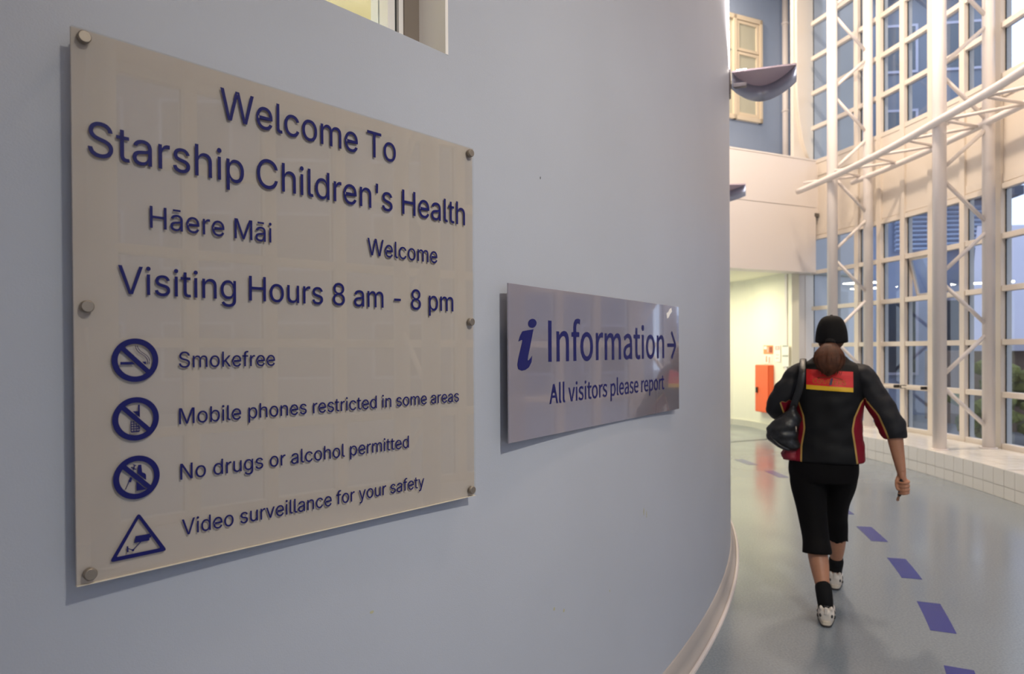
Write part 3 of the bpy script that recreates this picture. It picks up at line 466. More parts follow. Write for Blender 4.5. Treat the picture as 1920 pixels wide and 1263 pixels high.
# ------------------------------------------------------------------ boat shaped wall lights
M_steel = mat('brushed_steel_band', (0.55, 0.58, 0.68), 0.3, metal=0.6); M_mauve = mat('mauve_grey_light_underside', (0.80, 0.63, 0.68), 0.5)
M_lampglow = emis('lamp_tube', (1.0, 0.90, 0.78), 30.0)
def sconce(deg, z, label):
    t = empty('wall_light', pol(RW, deg, z), rad(deg))            # local +x away from the wall, +y along the corridor
    N = 16; bow = []
    for k in range(N+1):
        s = k/N; x = 0.02+0.43*s; y = 0.28*(math.sin(PI*s)**0.85)*(1 if s < 1 else 0)
        bow.append((x, y))
    bm = bmesh.new()
    A = [bm.verts.new((x, y, -0.07*y)) for x, y in bow]; B = [bm.verts.new((x, y, 0.012-0.07*y)) for x, y in bow]
    bm.faces.new(A); bm.faces.new(B[::-1])
    for i in range(N+1): bm.faces.new((A[i], A[(i+1) % (N+1)], B[(i+1) % (N+1)], B[i]))
    link('tray', fin(bm), M_mauve, t)
    bm = bmesh.new(); rows = []
    for i, (x, y) in enumerate(bow):
        s = i/N; h = 0.12+0.06*y
        cx_, cy_ = 0.23, 0.0; v = Vector((x-cx_, y-cy_, 0)); v = v.normalized()*0.004
        rows.append([bm.verts.new((x, y, 0.01)), bm.verts.new((x, y, -h)), bm.verts.new((x+v.x, y+v.y, -h)), bm.verts.new((x+v.x, y+v.y, 0.01))])
    for i in range(N):
        for j in range(4):
            bm.faces.new((rows[i][j], rows[i][(j+1) % 4], rows[i+1][(j+1) % 4], rows[i+1][j])).smooth = (j in (0, 2))
    bm.faces.new(rows[0]); bm.faces.new(rows[-1][::-1])
    link('curved_band', fin(bm), M_steel, t)
    bm = bmesh.new(); box(bm, 0.0, 0.012, -0.03, 0.09, -0.16, 0.02, 0.003); box(bm, 0.012, 0.12, 0.02, 0.06, -0.10, -0.07, 0.004); link('wall_bracket', fin(bm), mat('grey_bracket', (0.25, 0.22, 0.23), 0.4, metal=0.6), t)
    link('lamp_tube', boxme(0.05, 0.12, 0.03, 0.16, 0.014, 0.03, 0.003), M_lampglow, t)
    tag(t, label, 'lamp', None)
    p = t.location + Vector((math.cos(rad(deg))*0.11, math.sin(rad(deg))*0.11, 0.05))
    area('wall_light_lamp', p, 0.12, 140, (1.0, 0.92, 0.84), aim=p+Vector((-math.cos(rad(deg))*0.32, -math.sin(rad(deg))*0.32, 1.0)))
sconce(-18.2, 3.512, 'boat-shaped grey wall light high on the edge of the round wall, with lit wall above')
sconce(-4.0, 3.262, 'farther boat-shaped wall light of which only the pointed tip shows against the bridge')

# ------------------------------------------------------------------ lettering
GL = json.loads(GLYPHS)
def flat(polys, y=-0.0006, th=0.0006, embed=None):
    """filled outlines (even-odd) in the sign plane"""
    cu = bpy.data.curves.new('t', 'CURVE'); cu.dimensions = '2D'; cu.fill_mode = 'BOTH'; cu.extrude = th/2
    for r in polys:
        sp = cu.splines.new('POLY'); sp.points.add(len(r)-1)
        for q, (a, b) in zip(sp.points, r): q.co = (a, b, 0, 1)
        sp.use_cyclic_u = True
    o = bpy.data.objects.new('t', cu); COL.objects.link(o)
    dg_ = bpy.context.evaluated_depsgraph_get(); me = bpy.data.meshes.new_from_object(o.evaluated_get(dg_))
    bpy.data.objects.remove(o); bpy.data.curves.remove(cu)
    me.transform(Matrix(((1, 0, 0, 0), (0, 0, -1, y), (0, 1, 0, 0), (0, 0, 0, 1))))
    return me
def text_mesh(s, x0, x1, z0, cap, font='Inte', y=0.0, th=0.0006, capunits=None, embolden=0):
    g = GL[font]['g']; xs = GL[font]['l'][s]
    cu = bpy.data.curves.new('t', 'CURVE'); cu.dimensions = '2D'; cu.fill_mode = 'BOTH'
    raw, sep = [], []
    for ch, ox in zip(s, xs):
        if ch == ' ': continue
        for sp in (g[ch] if ch != 'k' else g[ch]):
            v = list(map(int, sp.split())); (raw if ch != 'k' else sep).append([(v[i]+ox, v[i+1]) for i in range(0, len(v), 2)])
    ax = min(p[0] for r in raw for p in r); bx = max(p[0] for r in raw for p in r)
    sx = (x1-x0)/(bx-ax); sz = cap/(capunits or 509.0)
    for r in raw:
        sp = cu.splines.new('POLY'); sp.points.add(len(r)-1)
        for q, (a, b) in zip(sp.points, r): q.co = (x0+(a-ax)*sx, z0+b*sz, 0, 1)
        sp.use_cyclic_u = True
    cu.extrude = th/2; cu.offset = embolden
    o = bpy.data.objects.new('t', cu); COL.objects.link(o)
    dg_ = bpy.context.evaluated_depsgraph_get(); me = bpy.data.meshes.new_from_object(o.evaluated_get(dg_))
    bpy.data.objects.remove(o); bpy.data.curves.remove(cu)
    me.transform(Matrix(((1, 0, 0, 0), (0, 0, -1, y), (0, 1, 0, 0), (0, 0, 0, 1))))
    if sep:
        bmx = bmesh.new(); bmx.from_mesh(me)
        for q_, r in enumerate(sep):
            m2 = flat([[(x0+(a-ax)*sx, z0+b*sz) for a, b in r]], y=y-0.00004*(q_+1)); bmx.from_mesh(m2); bpy.data.meshes.remove(m2)
        bmx.to_mesh(me); bmx.free()
    return me
M_ink = mat('dark_blue_vinyl_lettering', (0.006, 0.007, 0.10), 0.4, spec=0.3)
M_acry = mat('cream_back_painted_panel', (0.47, 0.415, 0.385), 0.5, bump=0.03, bscale=40, coat=0.0)
M_clear = glassmat('clear_acrylic', (0.97, 0.97, 0.96), 0.015, 1.49, 1.0)
M_edge = mat('polished_acrylic_edge', (0.70, 0.62, 0.50), 0.2)
M_nickel = mat('satin_nickel', (0.30, 0.26, 0.22), 0.45, metal=0.8)

sg = empty('welcome_sign', (-0.7245, 1.131, 1.1135), rad(48.4))     # local x along the wall, -y towards the room
SWD, SHT = 0.9405, 0.9297
link('clear_panel', boxme(0, SWD, 0.0, 0.0045, 0, SHT), M_clear, sg)
link('backing', boxme(0.0006, SWD-0.0006, 0.0047, 0.0090, 0.0006, SHT-0.0006), M_acry, sg)
bm = bmesh.new(); box(bm, 0.0, SWD, 0.0002, 0.010, -0.0012, 0.0004); link('bottom_edge', fin(bm), M_edge, sg)
LINES = [("Welcome To", 0.2500, 0.6765, 0.8385, 0.0592), ("Starship Children's Health", 0.0225, 0.9065, 0.7196, 0.0590),
         ("H\u0101ere M\u0101i", 0.1196, 0.3540, 0.6108, 0.0392), ("Welcome", 0.5922, 0.8075, 0.6105, 0.0392),
         ("Visiting Hours 8 am - 8 pm", 0.0668, 0.8621, 0.4905, 0.0492), ("Smokefree", 0.1675, 0.3590, 0.3599, 0.0294),
         ("Mobile phones restricted in some areas", 0.1668, 0.8798, 0.2558, 0.0294),
         ("No drugs or alcohol permitted", 0.1680, 0.7103, 0.1533, 0.0294), ("Video surveillance for your safety", 0.1700, 0.7585, 0.0500, 0.0294)]
for s, a, b, z, c in LINES: link('lettering', text_mesh(s, a, b, z, c, y=-0.0006), M_ink, sg)
def circ(cx, cz, r, n=48, sx=1.0): return [(cx+r*sx*math.cos(2*PI*k/n), cz+r*math.sin(2*PI*k/n)) for k in range(n)]
def seg(a, b, w0, w1=None):
    w1 = w0 if w1 is None else w1
    d_ = Vector((b[0]-a[0], b[1]-a[1])).normalized(); n_ = Vector((-d_.y, d_.x))
    return [(a[0]+n_.x*w0/2, a[1]+n_.y*w0/2), (a[0]-n_.x*w0/2, a[1]-n_.y*w0/2), (b[0]-n_.x*w1/2, b[1]-n_.y*w1/2), (b[0]+n_.x*w1/2, b[1]+n_.y*w1/2)]
def clip(poly, nx, nz, c):
    """keep the part of a polygon with nx*x+nz*z > c"""
    out = []
    for i in range(len(poly)):
        p, q = poly[i], poly[(i+1) % len(poly)]; dp_, dq = nx*p[0]+nz*p[1]-c, nx*q[0]+nz*q[1]-c
        if dp_ > 0: out.append(p)
        if dp_*dq < 0:
            t = dp_/(dp_-dq); out.append((p[0]+(q[0]-p[0])*t, p[1]+(q[1]-p[1])*t))
    return out
def prohibit(cx, cz, symbols):
    """ring, diagonal bar and a symbol interrupted beside the bar, as separate outlines joined in one pictogram"""
    R, Ri = 0.0382, 0.0286; mes = [flat([circ(cx, cz, R, 64), circ(cx, cz, Ri, 64)])]
    k = 0.0295*math.sqrt(0.5); mes.append(flat([seg((cx-k, cz+k), (cx+k, cz-k), 0.0082)], y=-0.00065))
    half = 0.0082/2+0.0016; s2 = math.sqrt(0.5); c0 = (cx+cz)*s2
    for poly in symbols:
        P = [(cx+x, cz+z) for x, z in poly]
        for sgn in (1, -1):
            q = clip(P, s2*sgn, s2*sgn, c0*sgn+half)
            if len(q) > 2: mes.append(flat([q], y=-0.0007))
    bm = bmesh.new()
    for m_ in mes: bm.from_mesh(m_); bpy.data.meshes.remove(m_)
    me = bpy.data.meshes.new('p'); bm.to_mesh(me); bm.free(); return me
def band(pts, w):
    L_, R_ = [], []
    for i, p in enumerate(pts):
        a = pts[max(0, i-1)]; b = pts[min(len(pts)-1, i+1)]; d_ = Vector((b[0]-a[0], b[1]-a[1])).normalized()
        L_.append((p[0]-d_.y*w/2, p[1]+d_.x*w/2)); R_.append((p[0]+d_.y*w/2, p[1]-d_.x*w/2))
    return L_+R_[::-1]
smoke = [(0.003, 0.026), (0.0045, 0.021), (0.008, 0.016), (0.014, 0.0115), (0.019, 0.008), (0.0225, 0.003), (0.0235, -0.002)]
smoke2 = [(x-0.0032, z-0.0012 if i else z) for i, (x, z) in enumerate(smoke)]
cig = [[(-0.0245, -0.0075), (0.0172, -0.0075), (0.0172, -0.0028), (-0.0245, -0.0028)], [(0.0188, -0.0075), (0.0198, -0.0075), (0.0198, -0.0028), (0.0188, -0.0028)],
       [(0.0220, -0.0075), (0.0230, -0.0075), (0.0230, -0.0028), (0.0220, -0.0028)], band(smoke, 0.0008), band(smoke2, 0.0008)]
link('pictogram', prohibit(0.0933, 0.3748, cig), M_ink, sg)['label'] = 'no smoking symbol'
ph = [[(0.0035, 0.0245), (0.0062, 0.0245), (0.0062, 0.005), (0.0035, 0.005)], [(-0.0065, 0.0125), (0.0062, 0.0125), (0.0062, -0.0235), (-0.0065, -0.0235)]]
def phone():
    me = prohibit(0.0933, 0.2716, [ph[0], [(-0.006, 0.0135), (0.004, 0.0135), (0.004, 0.0100), (-0.006, 0.0100)], [(-0.001, 0.0105), (0.0062, 0.0105), (0.0062, -0.002), (-0.001, -0.002)]] + 
        [[(-0.009, -0.003), (-0.0078, -0.003), (-0.0078, -0.0225), (-0.009, -0.0225)], [(0.0050, -0.003), (0.0062, -0.003), (0.0062, -0.0225), (0.0050, -0.0225)], [(-0.0078, -0.0213), (0.0050, -0.0213), (0.0050, -0.0235), (-0.0078, -0.0235)]] +
        [[(-0.0078, z), (0.0050, z), (0.0050, z-0.0014), (-0.0078, z-0.0014)] for z in (-0.0045, -0.0085, -0.0125, -0.0168)] +
        [[(x, -0.003), (x+0.0012, -0.003), (x+0.0012, -0.0215), (x, -0.0215)] for x in (-0.0045, -0.0005, 0.0025)])
    return me
link('pictogram', phone(), M_ink, sg)['label'] = 'no mobile phones symbol'
bottle = [(-0.0010, -0.0235), (0.0150, -0.0235), (0.0150, 0.002), (0.0135, 0.005), (0.0085, 0.008), (0.0080, 0.014), (0.0072, 0.0215), (0.0020, 0.0215), (0.0015, 0.014), (0.0010, 0.008), (-0.0010, 0.004)]
needle = [band([(-0.0185, -0.0185), (-0.0125, -0.0045)], 0.0010), [(-0.0140, -0.0055), (-0.0100, -0.0075), (-0.0075, -0.0005), (-0.0115, 0.0015)], [(-0.0105, 0.001), (-0.0088, 0.0002), (-0.0045, 0.0105), (-0.0062, 0.0113)],
          [(-0.0100, 0.0180), (-0.0015, 0.0130), (-0.0008, 0.0150), (-0.0090, 0.0195)], [(-0.0070, 0.0120), (-0.0050, 0.0115), (-0.0030, 0.0205), (-0.0050, 0.0215)], [(-0.0065, 0.0225), (-0.0015, 0.0200), (-0.0008, 0.0215), (-0.0058, 0.0240)]]
link('pictogram', prohibit(0.0937, 0.1685, [bottle]+needle), M_ink, sg)['label'] = 'no drugs or alcohol symbol'
def camera_tri():
    def rounded(P, r, n=6):
        out = []; m_ = len(P)
        for i in range(m_):
            p = Vector(P[i]); a = (Vector(P[i-1])-p).normalized(); b = (Vector(P[(i+1) % m_])-p).normalized()
            for k in range(n+1):
                t = k/n; out.append(tuple(p+a*r*(1-t)**2+b*r*t*t))
        return out
    o_ = rounded([(0.0958, 0.1060), (0.1435, 0.0286), (0.0485, 0.0286)], 0.0075); i_ = rounded([(0.0958, 0.0960), (0.1318, 0.0355), (0.0598, 0.0355)], 0.0022)
    mes = [flat([o_, i_])]
    for q in ([(0.0905, 0.0655), (0.1145, 0.0650), (0.1130, 0.0530), (0.0880, 0.0540)], [(0.1140, 0.0625), (0.1165, 0.0622), (0.1160, 0.0580), (0.1135, 0.0583)],
              [(0.0760, 0.0505), (0.0782, 0.0505), (0.0790, 0.0402), (0.0762, 0.0402)], band([(0.0785, 0.0462), (0.0855, 0.0418)], 0.0014), circ(0.0860, 0.0418, 0.0020, 16), band([(0.0865, 0.0425), (0.0985, 0.0535)], 0.0014)):
        mes.append(flat([q], y=-0.0007))
    bm = bmesh.new()
    for m_ in mes: bm.from_mesh(m_); bpy.data.meshes.remove(m_)
    me = bpy.data.meshes.new('p'); bm.to_mesh(me); bm.free(); return me
link('pictogram', camera_tri(), M_ink, sg)['label'] = 'surveillance camera in a triangle'
def standoff():
    bm = bmesh.new(); cyl(bm, (0, 0.0102, 0), (0, 0.036, 0), 0.0085, 24); cyl(bm, (0, -0.0085, 0), (0, 0.0, 0), 0.0102, 32)
    cyl(bm, (0, -0.0098, 0), (0, -0.0085, 0), 0.0088, 32, 0.0102)
    return fin(bm)
som = standoff()
for x, z in ((0.0175, 0.9135), (0.9245, 0.9135), (0.0175, 0.4655), (0.9230, 0.4655), (0.0178, 0.0175), (0.9225, 0.0175)):
    o = link('standoff', som, M_nickel, sg); o.location = (x, 0, z)
tag(sg, 'large square cream welcome sign with blue lettering held by round metal studs', 'sign')

M_info = mat('lilac_grey_gloss_panel', (0.36, 0.33, 0.385), 0.13, coat=1.0, coat_rough=0.02, metal=0.5)
sg2 = empty('information_sign', (-0.0092, 1.9352, 1.2384), rad(90-34.1))
link('panel', boxme(0, 1.347, 0.0, 0.005, 0, 0.4553, 0.0006), M_info, sg2)
link('lettering', text_mesh("Information", 0.2185, 1.1692, 0.2300, 0.1245, 'Noto', y=-0.0005, capunits=257.0, embolden=0.0016), M_ink, sg2)
link('lettering', text_mesh("All visitors please report", 0.2235, 1.1682, 0.0975, 0.0595, 'Noto', y=-0.0005, capunits=257.0, embolden=0.0008), M_ink, sg2)
ar = flat([seg((1.2080, 0.2835), (1.3030, 0.2835), 0.0150)]); link('arrow', ar, M_ink, sg2)
ah = band([(1.2560, 0.3410), (1.3030, 0.2860), (1.3035, 0.2810), (1.2560, 0.2265)], 0.015)
link('arrow', flat([ah], y=-0.0007), M_ink, sg2)
dot = [(0.1250+0.0230*math.cos(2*PI*k/32)+0.003*math.sin(2*PI*k/32), 0.3445+0.0135*math.sin(2*PI*k/32)) for k in range(32)]
ib = [(0.0715, 0.3200), (0.1310, 0.3270), (0.1000, 0.2440), (0.0975, 0.2370), (0.1010, 0.2335), (0.1100, 0.2380), (0.1225, 0.2475), (0.1190, 0.2290), (0.1050, 0.2140), (0.0850, 0.2065), (0.0650, 0.2045), (0.0480, 0.2100), (0.0430, 0.2220), (0.0480, 0.2400), (0.0690, 0.2880), (0.0700, 0.2935), (0.0660, 0.2945), (0.0495, 0.2895), (0.0580, 0.3060)]
link('information_symbol', flat([dot, ib]), M_ink, sg2)['label'] = 'bold italic letter i'
blob = [(1.205, 0.398), (1.222, 0.402), (1.240, 0.418), (1.262, 0.430), (1.255, 0.446), (1.236, 0.440), (1.222, 0.428), (1.200, 0.420)]
link('sticker_scrap', flat([blob]), mat('white_sticker_scrap', (0.9, 0.86, 0.82), 0.4), sg2)
# small scuffs and chips in the round wall's paint
def chip(deg, z, w, h, m):
    bm = bmesh.new(); n = 10; vs = []
    for k in range(n):
        a = 2*PI*k/n; r = 0.75+0.25*random.random(); vs.append(bm.verts.new(pol(RW+0.0006, deg+math.degrees(w*r*math.cos(a)/RW), z+h*r*math.sin(a))))
    bm.faces.new(vs); link('paint_chip', fin(bm), m, wall_left)
CHIPS = [(-37.343, 2.0397, 0.003, 0.005, 0), (-32.842, 0.8507, 0.005, 0.018, 1), (-32.674, 0.8319, 0.004, 0.016, 1), (-36.962, 0.6735, 0.006, 0.006, 1), (-36.625, 0.6508, 0.006, 0.007, 1), (-41.329, 0.8852, 0.007, 0.004, 1), (-34.724, 0.6227, 0.004, 0.005, 1)]
M_ch1 = mat('grey_scuff', (0.10, 0.10, 0.11), 0.8); M_ch2 = mat('ochre_scuff', (0.42, 0.40, 0.26), 0.8)
for dq_, zq_, wq_, hq_, mq_ in CHIPS: chip(dq_, zq_, wq_, hq_, (M_ch1, M_ch2)[mq_])
tag(sg2, 'wide shiny lilac-grey sign with blue Information lettering and an arrow', 'sign')

# ------------------------------------------------------------------ outside the windows
M_clad = mat('pale_blue_cladding', (0.38, 0.43, 0.58), 0.6, var=0.05); M_clad2 = mat('grey_facade_panel', (0.22, 0.24, 0.29), 0.6); M_dwin = mat('dark_facade_glass', (0.05, 0.07, 0.10), 0.08, spec=0.8)
M_louv = mat('blue_white_louvre', (0.50, 0.60, 0.80), 0.5); M_eave = mat('dark_eave', (0.10, 0.11, 0.15), 0.7); M_pav = mat('grey_paving', (0.28, 0.27, 0.27), 0.85, var=0.1)
M_hedge = mat('olive_foliage', (0.20, 0.20, 0.045), 0.8, var=0.4, vscale=8, bump=1.0, bscale=14); M_brk = mat('brown_brick', (0.26, 0.17, 0.12), 0.8, var=0.1)
M_can = mat('pale_lilac_canopy', (0.62, 0.58, 0.68), 0.5)
bm = bmesh.new(); arc_strip(bm, rect(14.2, 60, -0.35, -0.15), -80, 60, 2.5); struct(link('ground_outside', fin(bm), M_pav))
bd = empty('neighbouring_building', (7.0, 17.5, -0.15), rad(-8))
W_ = 4.9
link('wall', boxme(-3, W_, 0, 6, 0, 13.0), M_clad, bd)
link('wall', boxme(-3, W_+0.02, -0.06, 0, 5.6, 10.4), M_clad2, bd)['label'] = 'grey upper facade'
def eave(z): 
    link('eave', boxme(-3.2, W_+0.4, -0.55, 0.02, z, z+0.22), M_eave, bd)
eave(5.3); eave(10.4)
for r in range(3):
    for c in range(5):
        x = -2.3+c*1.5; z = [1.0, 6.3, 8.5][r]; h = [1.9, 1.3, 1.2][r]
        f = link('window', part(('fw', h), lambda: (lambda b: (box(b, 0, 0.95, 0, 0.05, 0, 0.06), box(b, 0, 0.95, 0, 0.05, h-0.06, h), box(b, 0, 0.06, 0, 0.05, 0.06, h-0.06), box(b, 0.89, 0.95, 0, 0.05, 0.06, h-0.06), fin(b))[4])(bmesh.new())), M_can, bd); f.location = (x, -0.10, z)
        link('pane', part(('fp', h), lambda: boxme(0.06, 0.89, 0.02, 0.035, 0.06, h-0.06)), M_dwin, f)
lv = part('lou', lambda: (lambda b: (box(b, 0, 2.2, -0.03, 0.06, 0, 0.05), fin(b))[1])(bmesh.new()))
for k in range(26):
    o = link('louvre', lv, M_louv, bd); o.location = (-2.9, -0.12, 5.9+k*0.105); o.rotation_euler = (rad(-30), 0, 0)
for k in range(10):
    o = link('louvre', lv, M_louv, bd); o.location = (2.6, -0.14, 4.1+k*0.11); o.rotation_euler = (rad(-30), 0, 0)
tag(bd, 'pale blue and grey clad building seen through the tall windows', 'building')
hb_ = empty('long_building', (17.5, 14.0, -0.15), rad(-90))      # local +x runs back past the photographer, -y... faces the hall
link('wall', boxme(0, 30, 0, 6, 0, 10.5), M_clad2, hb_)
link('eave', boxme(-0.3, 30.3, -0.6, 6.2, 10.5, 10.75), M_eave, hb_)
for r in range(3):
    for c in range(10):
        f = link('window', part('lbw', lambda: (lambda b: (box(b, 0, 1.9, 0, 0.05, 0, 0.08), box(b, 0, 1.9, 0, 0.05, 1.52, 1.6), box(b, 0, 0.08, 0, 0.05, 0.08, 1.52), box(b, 1.82, 1.9, 0, 0.05, 0.08, 1.52), fin(b))[4])(bmesh.new())), M_can, hb_)
        f.location = (0.8+c*2.8, -0.05, 0.9+r*3.0); link('pane', part('lbp', lambda: boxme(0.08, 1.82, 0.01, 0.03, 0.08, 1.52)), M_dwin, f)
tag(hb_, 'long grey building across the yard, beside and behind the photographer', 'building')
an = empty('low_annex', (9.45, 13.5, -0.15), rad(-8))
link('wall', boxme(0, 5, 0, 2.8, 0, 1.6), M_brk, an)
bm = bmesh.new(); M0 = Matrix.Identity(4)
vs = [bm.verts.new(v) for v in ((-0.6, -0.4, 1.6), (5.5, -0.4, 1.6), (5.5, 2.9, 4.4), (1.2, 2.9, 4.4), (-0.6, -0.4, 1.75), (5.5, -0.4, 1.75), (5.5, 2.9, 4.55), (1.2, 2.9, 4.55))]
for f in ((0, 1, 2, 3), (4, 7, 6, 5), (0, 4, 5, 1), (1, 5, 6, 2), (2, 6, 7, 3), (3, 7, 4, 0)): bm.faces.new([vs[i] for i in f])
link('roof', fin(bm), M_can, an)
for k in range(3): link('strut', cylme((0.3+k*1.6, -0.6, 0), (1.5+k*1.6, -0.3, 2.6), 0.05, 10), M_louv, an)
tag(an, 'low brick annex with a sloping pale roof outside the right-hand windows', 'building')
hd = bmesh.new()
for k in range(130):
    u = random.random(); p = Vector((0.1+u*4.4+random.uniform(-.2, .2), random.uniform(-0.3, 0.3), random.uniform(0.15, 1.35)))
    r = random.uniform(0.12, 0.24); mtx = Matrix.Translation(p) @ Matrix.Rotation(random.random()*6, 4, 'Z') @ Matrix.Diagonal((r, r, r*0.8, 1))
    bmesh.ops.create_icosphere(hd, subdivisions=1, radius=1, matrix=mtx)
he = link('hedge', fin(hd), M_hedge, None); he.location = (7.35, 11.1, -0.15); he.rotation_euler = (0, 0, rad(14)); tag(he, 'yellow-green hedge growing outside the lower right windows', 'hedge')

# ------------------------------------------------------------------ the walking person
PR = empty('person', (1.827, 3.95, 0), -rad(24.6))                 # local +y = walking direction, +x = her right
tag(PR, 'person in black cap, black and burgundy jacket and cropped trousers walking away along the corridor', 'person')
def cat_(pts, n):
    """Catmull-Rom through tuples of any length"""
    out = []; m_ = len(pts)
    for i in range(m_-1):
        p0, p1, p2, p3 = pts[max(i-1, 0)], pts[i], pts[i+1], pts[min(i+2, m_-1)]
        for k in range(n):
            t = k/n; out.append(tuple(0.5*(2*b+(c-a)*t+(2*a-5*b+4*c-d_)*t*t+(3*b-3*c+d_-a)*t**3) for a, b, c, d_ in zip(p0, p1, p2, p3)))
    out.append(tuple(pts[-1])); return out
def loft(bm, P, n=4, seg=20, ref=(1, 0, 0), cap=True, power=2.0, wr=0.0, wfreq=14.0, upright=False):
    """P rows: x,y,z,ra,rb  (ra along ref side, rb across)"""
    Q = cat_(P, n); rings = []
    for i, q in enumerate(Q):
        c = Vector(q[:3]); t = (Vector(Q[min(i+1, len(Q)-1)][:3])-Vector(Q[max(i-1, 0)][:3])).normalized()
        if upright: t = Vector((0, 0, -1))
        s = Vector(ref); s = (s-t*s.dot(t)).normalized(); u = t.cross(s)
        ring = []
        for k in range(seg):
            a = 2*PI*k/seg; ca, sa = math.cos(a), math.sin(a)
            e_ = 2.0/power; x = math.copysign(abs(ca)**e_, ca); y = math.copysign(abs(sa)**e_, sa)
            v = s*x*q[3]+u*y*q[4]; p = c+v
            if wr: p += v.normalized()*wr*(noise.noise(Vector((p.x*wfreq, p.y*wfreq, p.z*wfreq*1.8)))+0.5*noise.noise(p*wfreq*2.3))
            ring.append(bm.verts.new(p))
        rings.append(ring)
    for a, b in zip(rings, rings[1:]):
        for k in range(seg): bm.faces.new((a[k], a[(k+1) % seg], b[(k+1) % seg], b[k])).smooth = True
    if cap:
        for r, q in ((rings[0], Q[0]), (rings[-1], Q[-1])):
            c = bm.verts.new(sum((v.co for v in r), Vector())/seg)
            for k in range(seg): bm.faces.new((r[k], r[(k+1) % seg], c))
    return rings
def ball(bm, c, r, sub=2, rot=None):
    M_ = Matrix.Translation(c) @ (rot or Matrix.Identity(4)) @ Matrix.Diagonal((*r, 1))
    bmesh.ops.create_icosphere(bm, subdivisions=sub, radius=1, matrix=M_)
def remesh(bm, vox, smooth=4, name='m'):
    bmesh.ops.recalc_face_normals(bm, faces=bm.faces)
    me = bpy.data.meshes.new('tmp'); bm.to_mesh(me); bm.free()
    o = bpy.data.objects.new('tmp', me); COL.objects.link(o)
    m1 = o.modifiers.new('r', 'REMESH'); m1.mode = 'VOXEL'; m1.voxel_size = vox; m1.use_smooth_shade = True
    m2 = o.modifiers.new('s', 'SMOOTH'); m2.iterations = smooth; m2.factor = 0.5
    dg_ = bpy.context.evaluated_depsgraph_get(); out = bpy.data.meshes.new_from_object(o.evaluated_get(dg_))
    bpy.data.objects.remove(o); bpy.data.meshes.remove(me)
    for p in out.polygons: p.use_smooth = True
    return out
M_skin = mat('skin', (0.38, 0.175, 0.10), 0.5, var=0.06, vscale=20)
HX, HY, HZ = 0.020, 0.015, 1.585                                    # head centre
bm = bmesh.new()
ball(bm, (HX, HY-0.008, HZ+0.012), (0.074, 0.090, 0.092), 3)
loft(bm, [(HX, HY+0.025, HZ+0.02, 0.064, 0.066), (HX, HY+0.032, HZ-0.035, 0.060, 0.062), (HX, HY+0.045, HZ-0.08, 0.042, 0.045), (HX, HY+0.055, HZ-0.102, 0.022, 0.026)], 3, 20, upright=True)
ball(bm, (HX, HY+0.105, HZ-0.022), (0.013, 0.018, 0.012), 2)        # nose
loft(bm, [(HX, HY+0.085, HZ+0.022, 0.008, 0.012), (HX, HY+0.108, HZ-0.020, 0.012, 0.012)], 3, 10)
ball(bm, (HX, HY+0.090, HZ-0.058), (0.022, 0.010, 0.0075), 2)       # lips
ball(bm, (HX, HY+0.083, HZ+0.030), (0.050, 0.014, 0.012), 2)        # brow
ball(bm, (HX, HY+0.078, HZ-0.090), (0.020, 0.018, 0.015), 2)        # chin
for s in (-1, 1):
    ball(bm, (HX+s*0.076, HY-0.002, HZ-0.020), (0.009, 0.017, 0.030), 2, Matrix.Rotation(rad(-12), 4, 'X'))   # ears
    ball(bm, (HX+s*0.045, HY+0.065, HZ-0.015), (0.022, 0.022, 0.020), 2)
loft(bm, [(HX, HY-0.005, HZ-0.03, 0.048, 0.052), (0.012, 0.0, 1.50, 0.050, 0.052), (0.010, 0.0, 1.43, 0.060, 0.058), (0.01, 0, 1.38, 0.10, 0.07)], 3, 20)
loft(bm, [(0.005, 0, 1.42, 0.09, 0.06), (0.005, 0, 1.37, 0.15, 0.085), (0.005, 0, 1.25, 0.155, 0.10), (0.0, 0, 1.08, 0.14, 0.095), (-0.01, 0, 0.95, 0.165, 0.11), (-0.02, 0, 0.85, 0.165, 0.115), (-0.02, 0, 0.78, 0.13, 0.10)], 3, 24, upright=True)
WR = Vector((0.362, -0.090, 0.835))                                 # right wrist
loft(bm, [(0.165, 0, 1.37, 0.045, 0.045), (0.24, -0.02, 1.24, 0.044, 0.044), (0.325, -0.06, 1.09, 0.040, 0.040), (0.332, -0.068, 1.03, 0.041, 0.041), (0.345, -0.08, 0.94, 0.034, 0.034), (*WR, 0.024, 0.030)], 4, 16)
loft(bm, [(-0.16, 0, 1.37, 0.045, 0.045), (-0.245, -0.02, 1.25, 0.044, 0.044), (-0.285, 0.02, 1.16, 0.040, 0.040), (-0.255, 0.13, 1.125, 0.036, 0.034), (-0.195, 0.26, 1.11, 0.027, 0.024)], 4, 16)
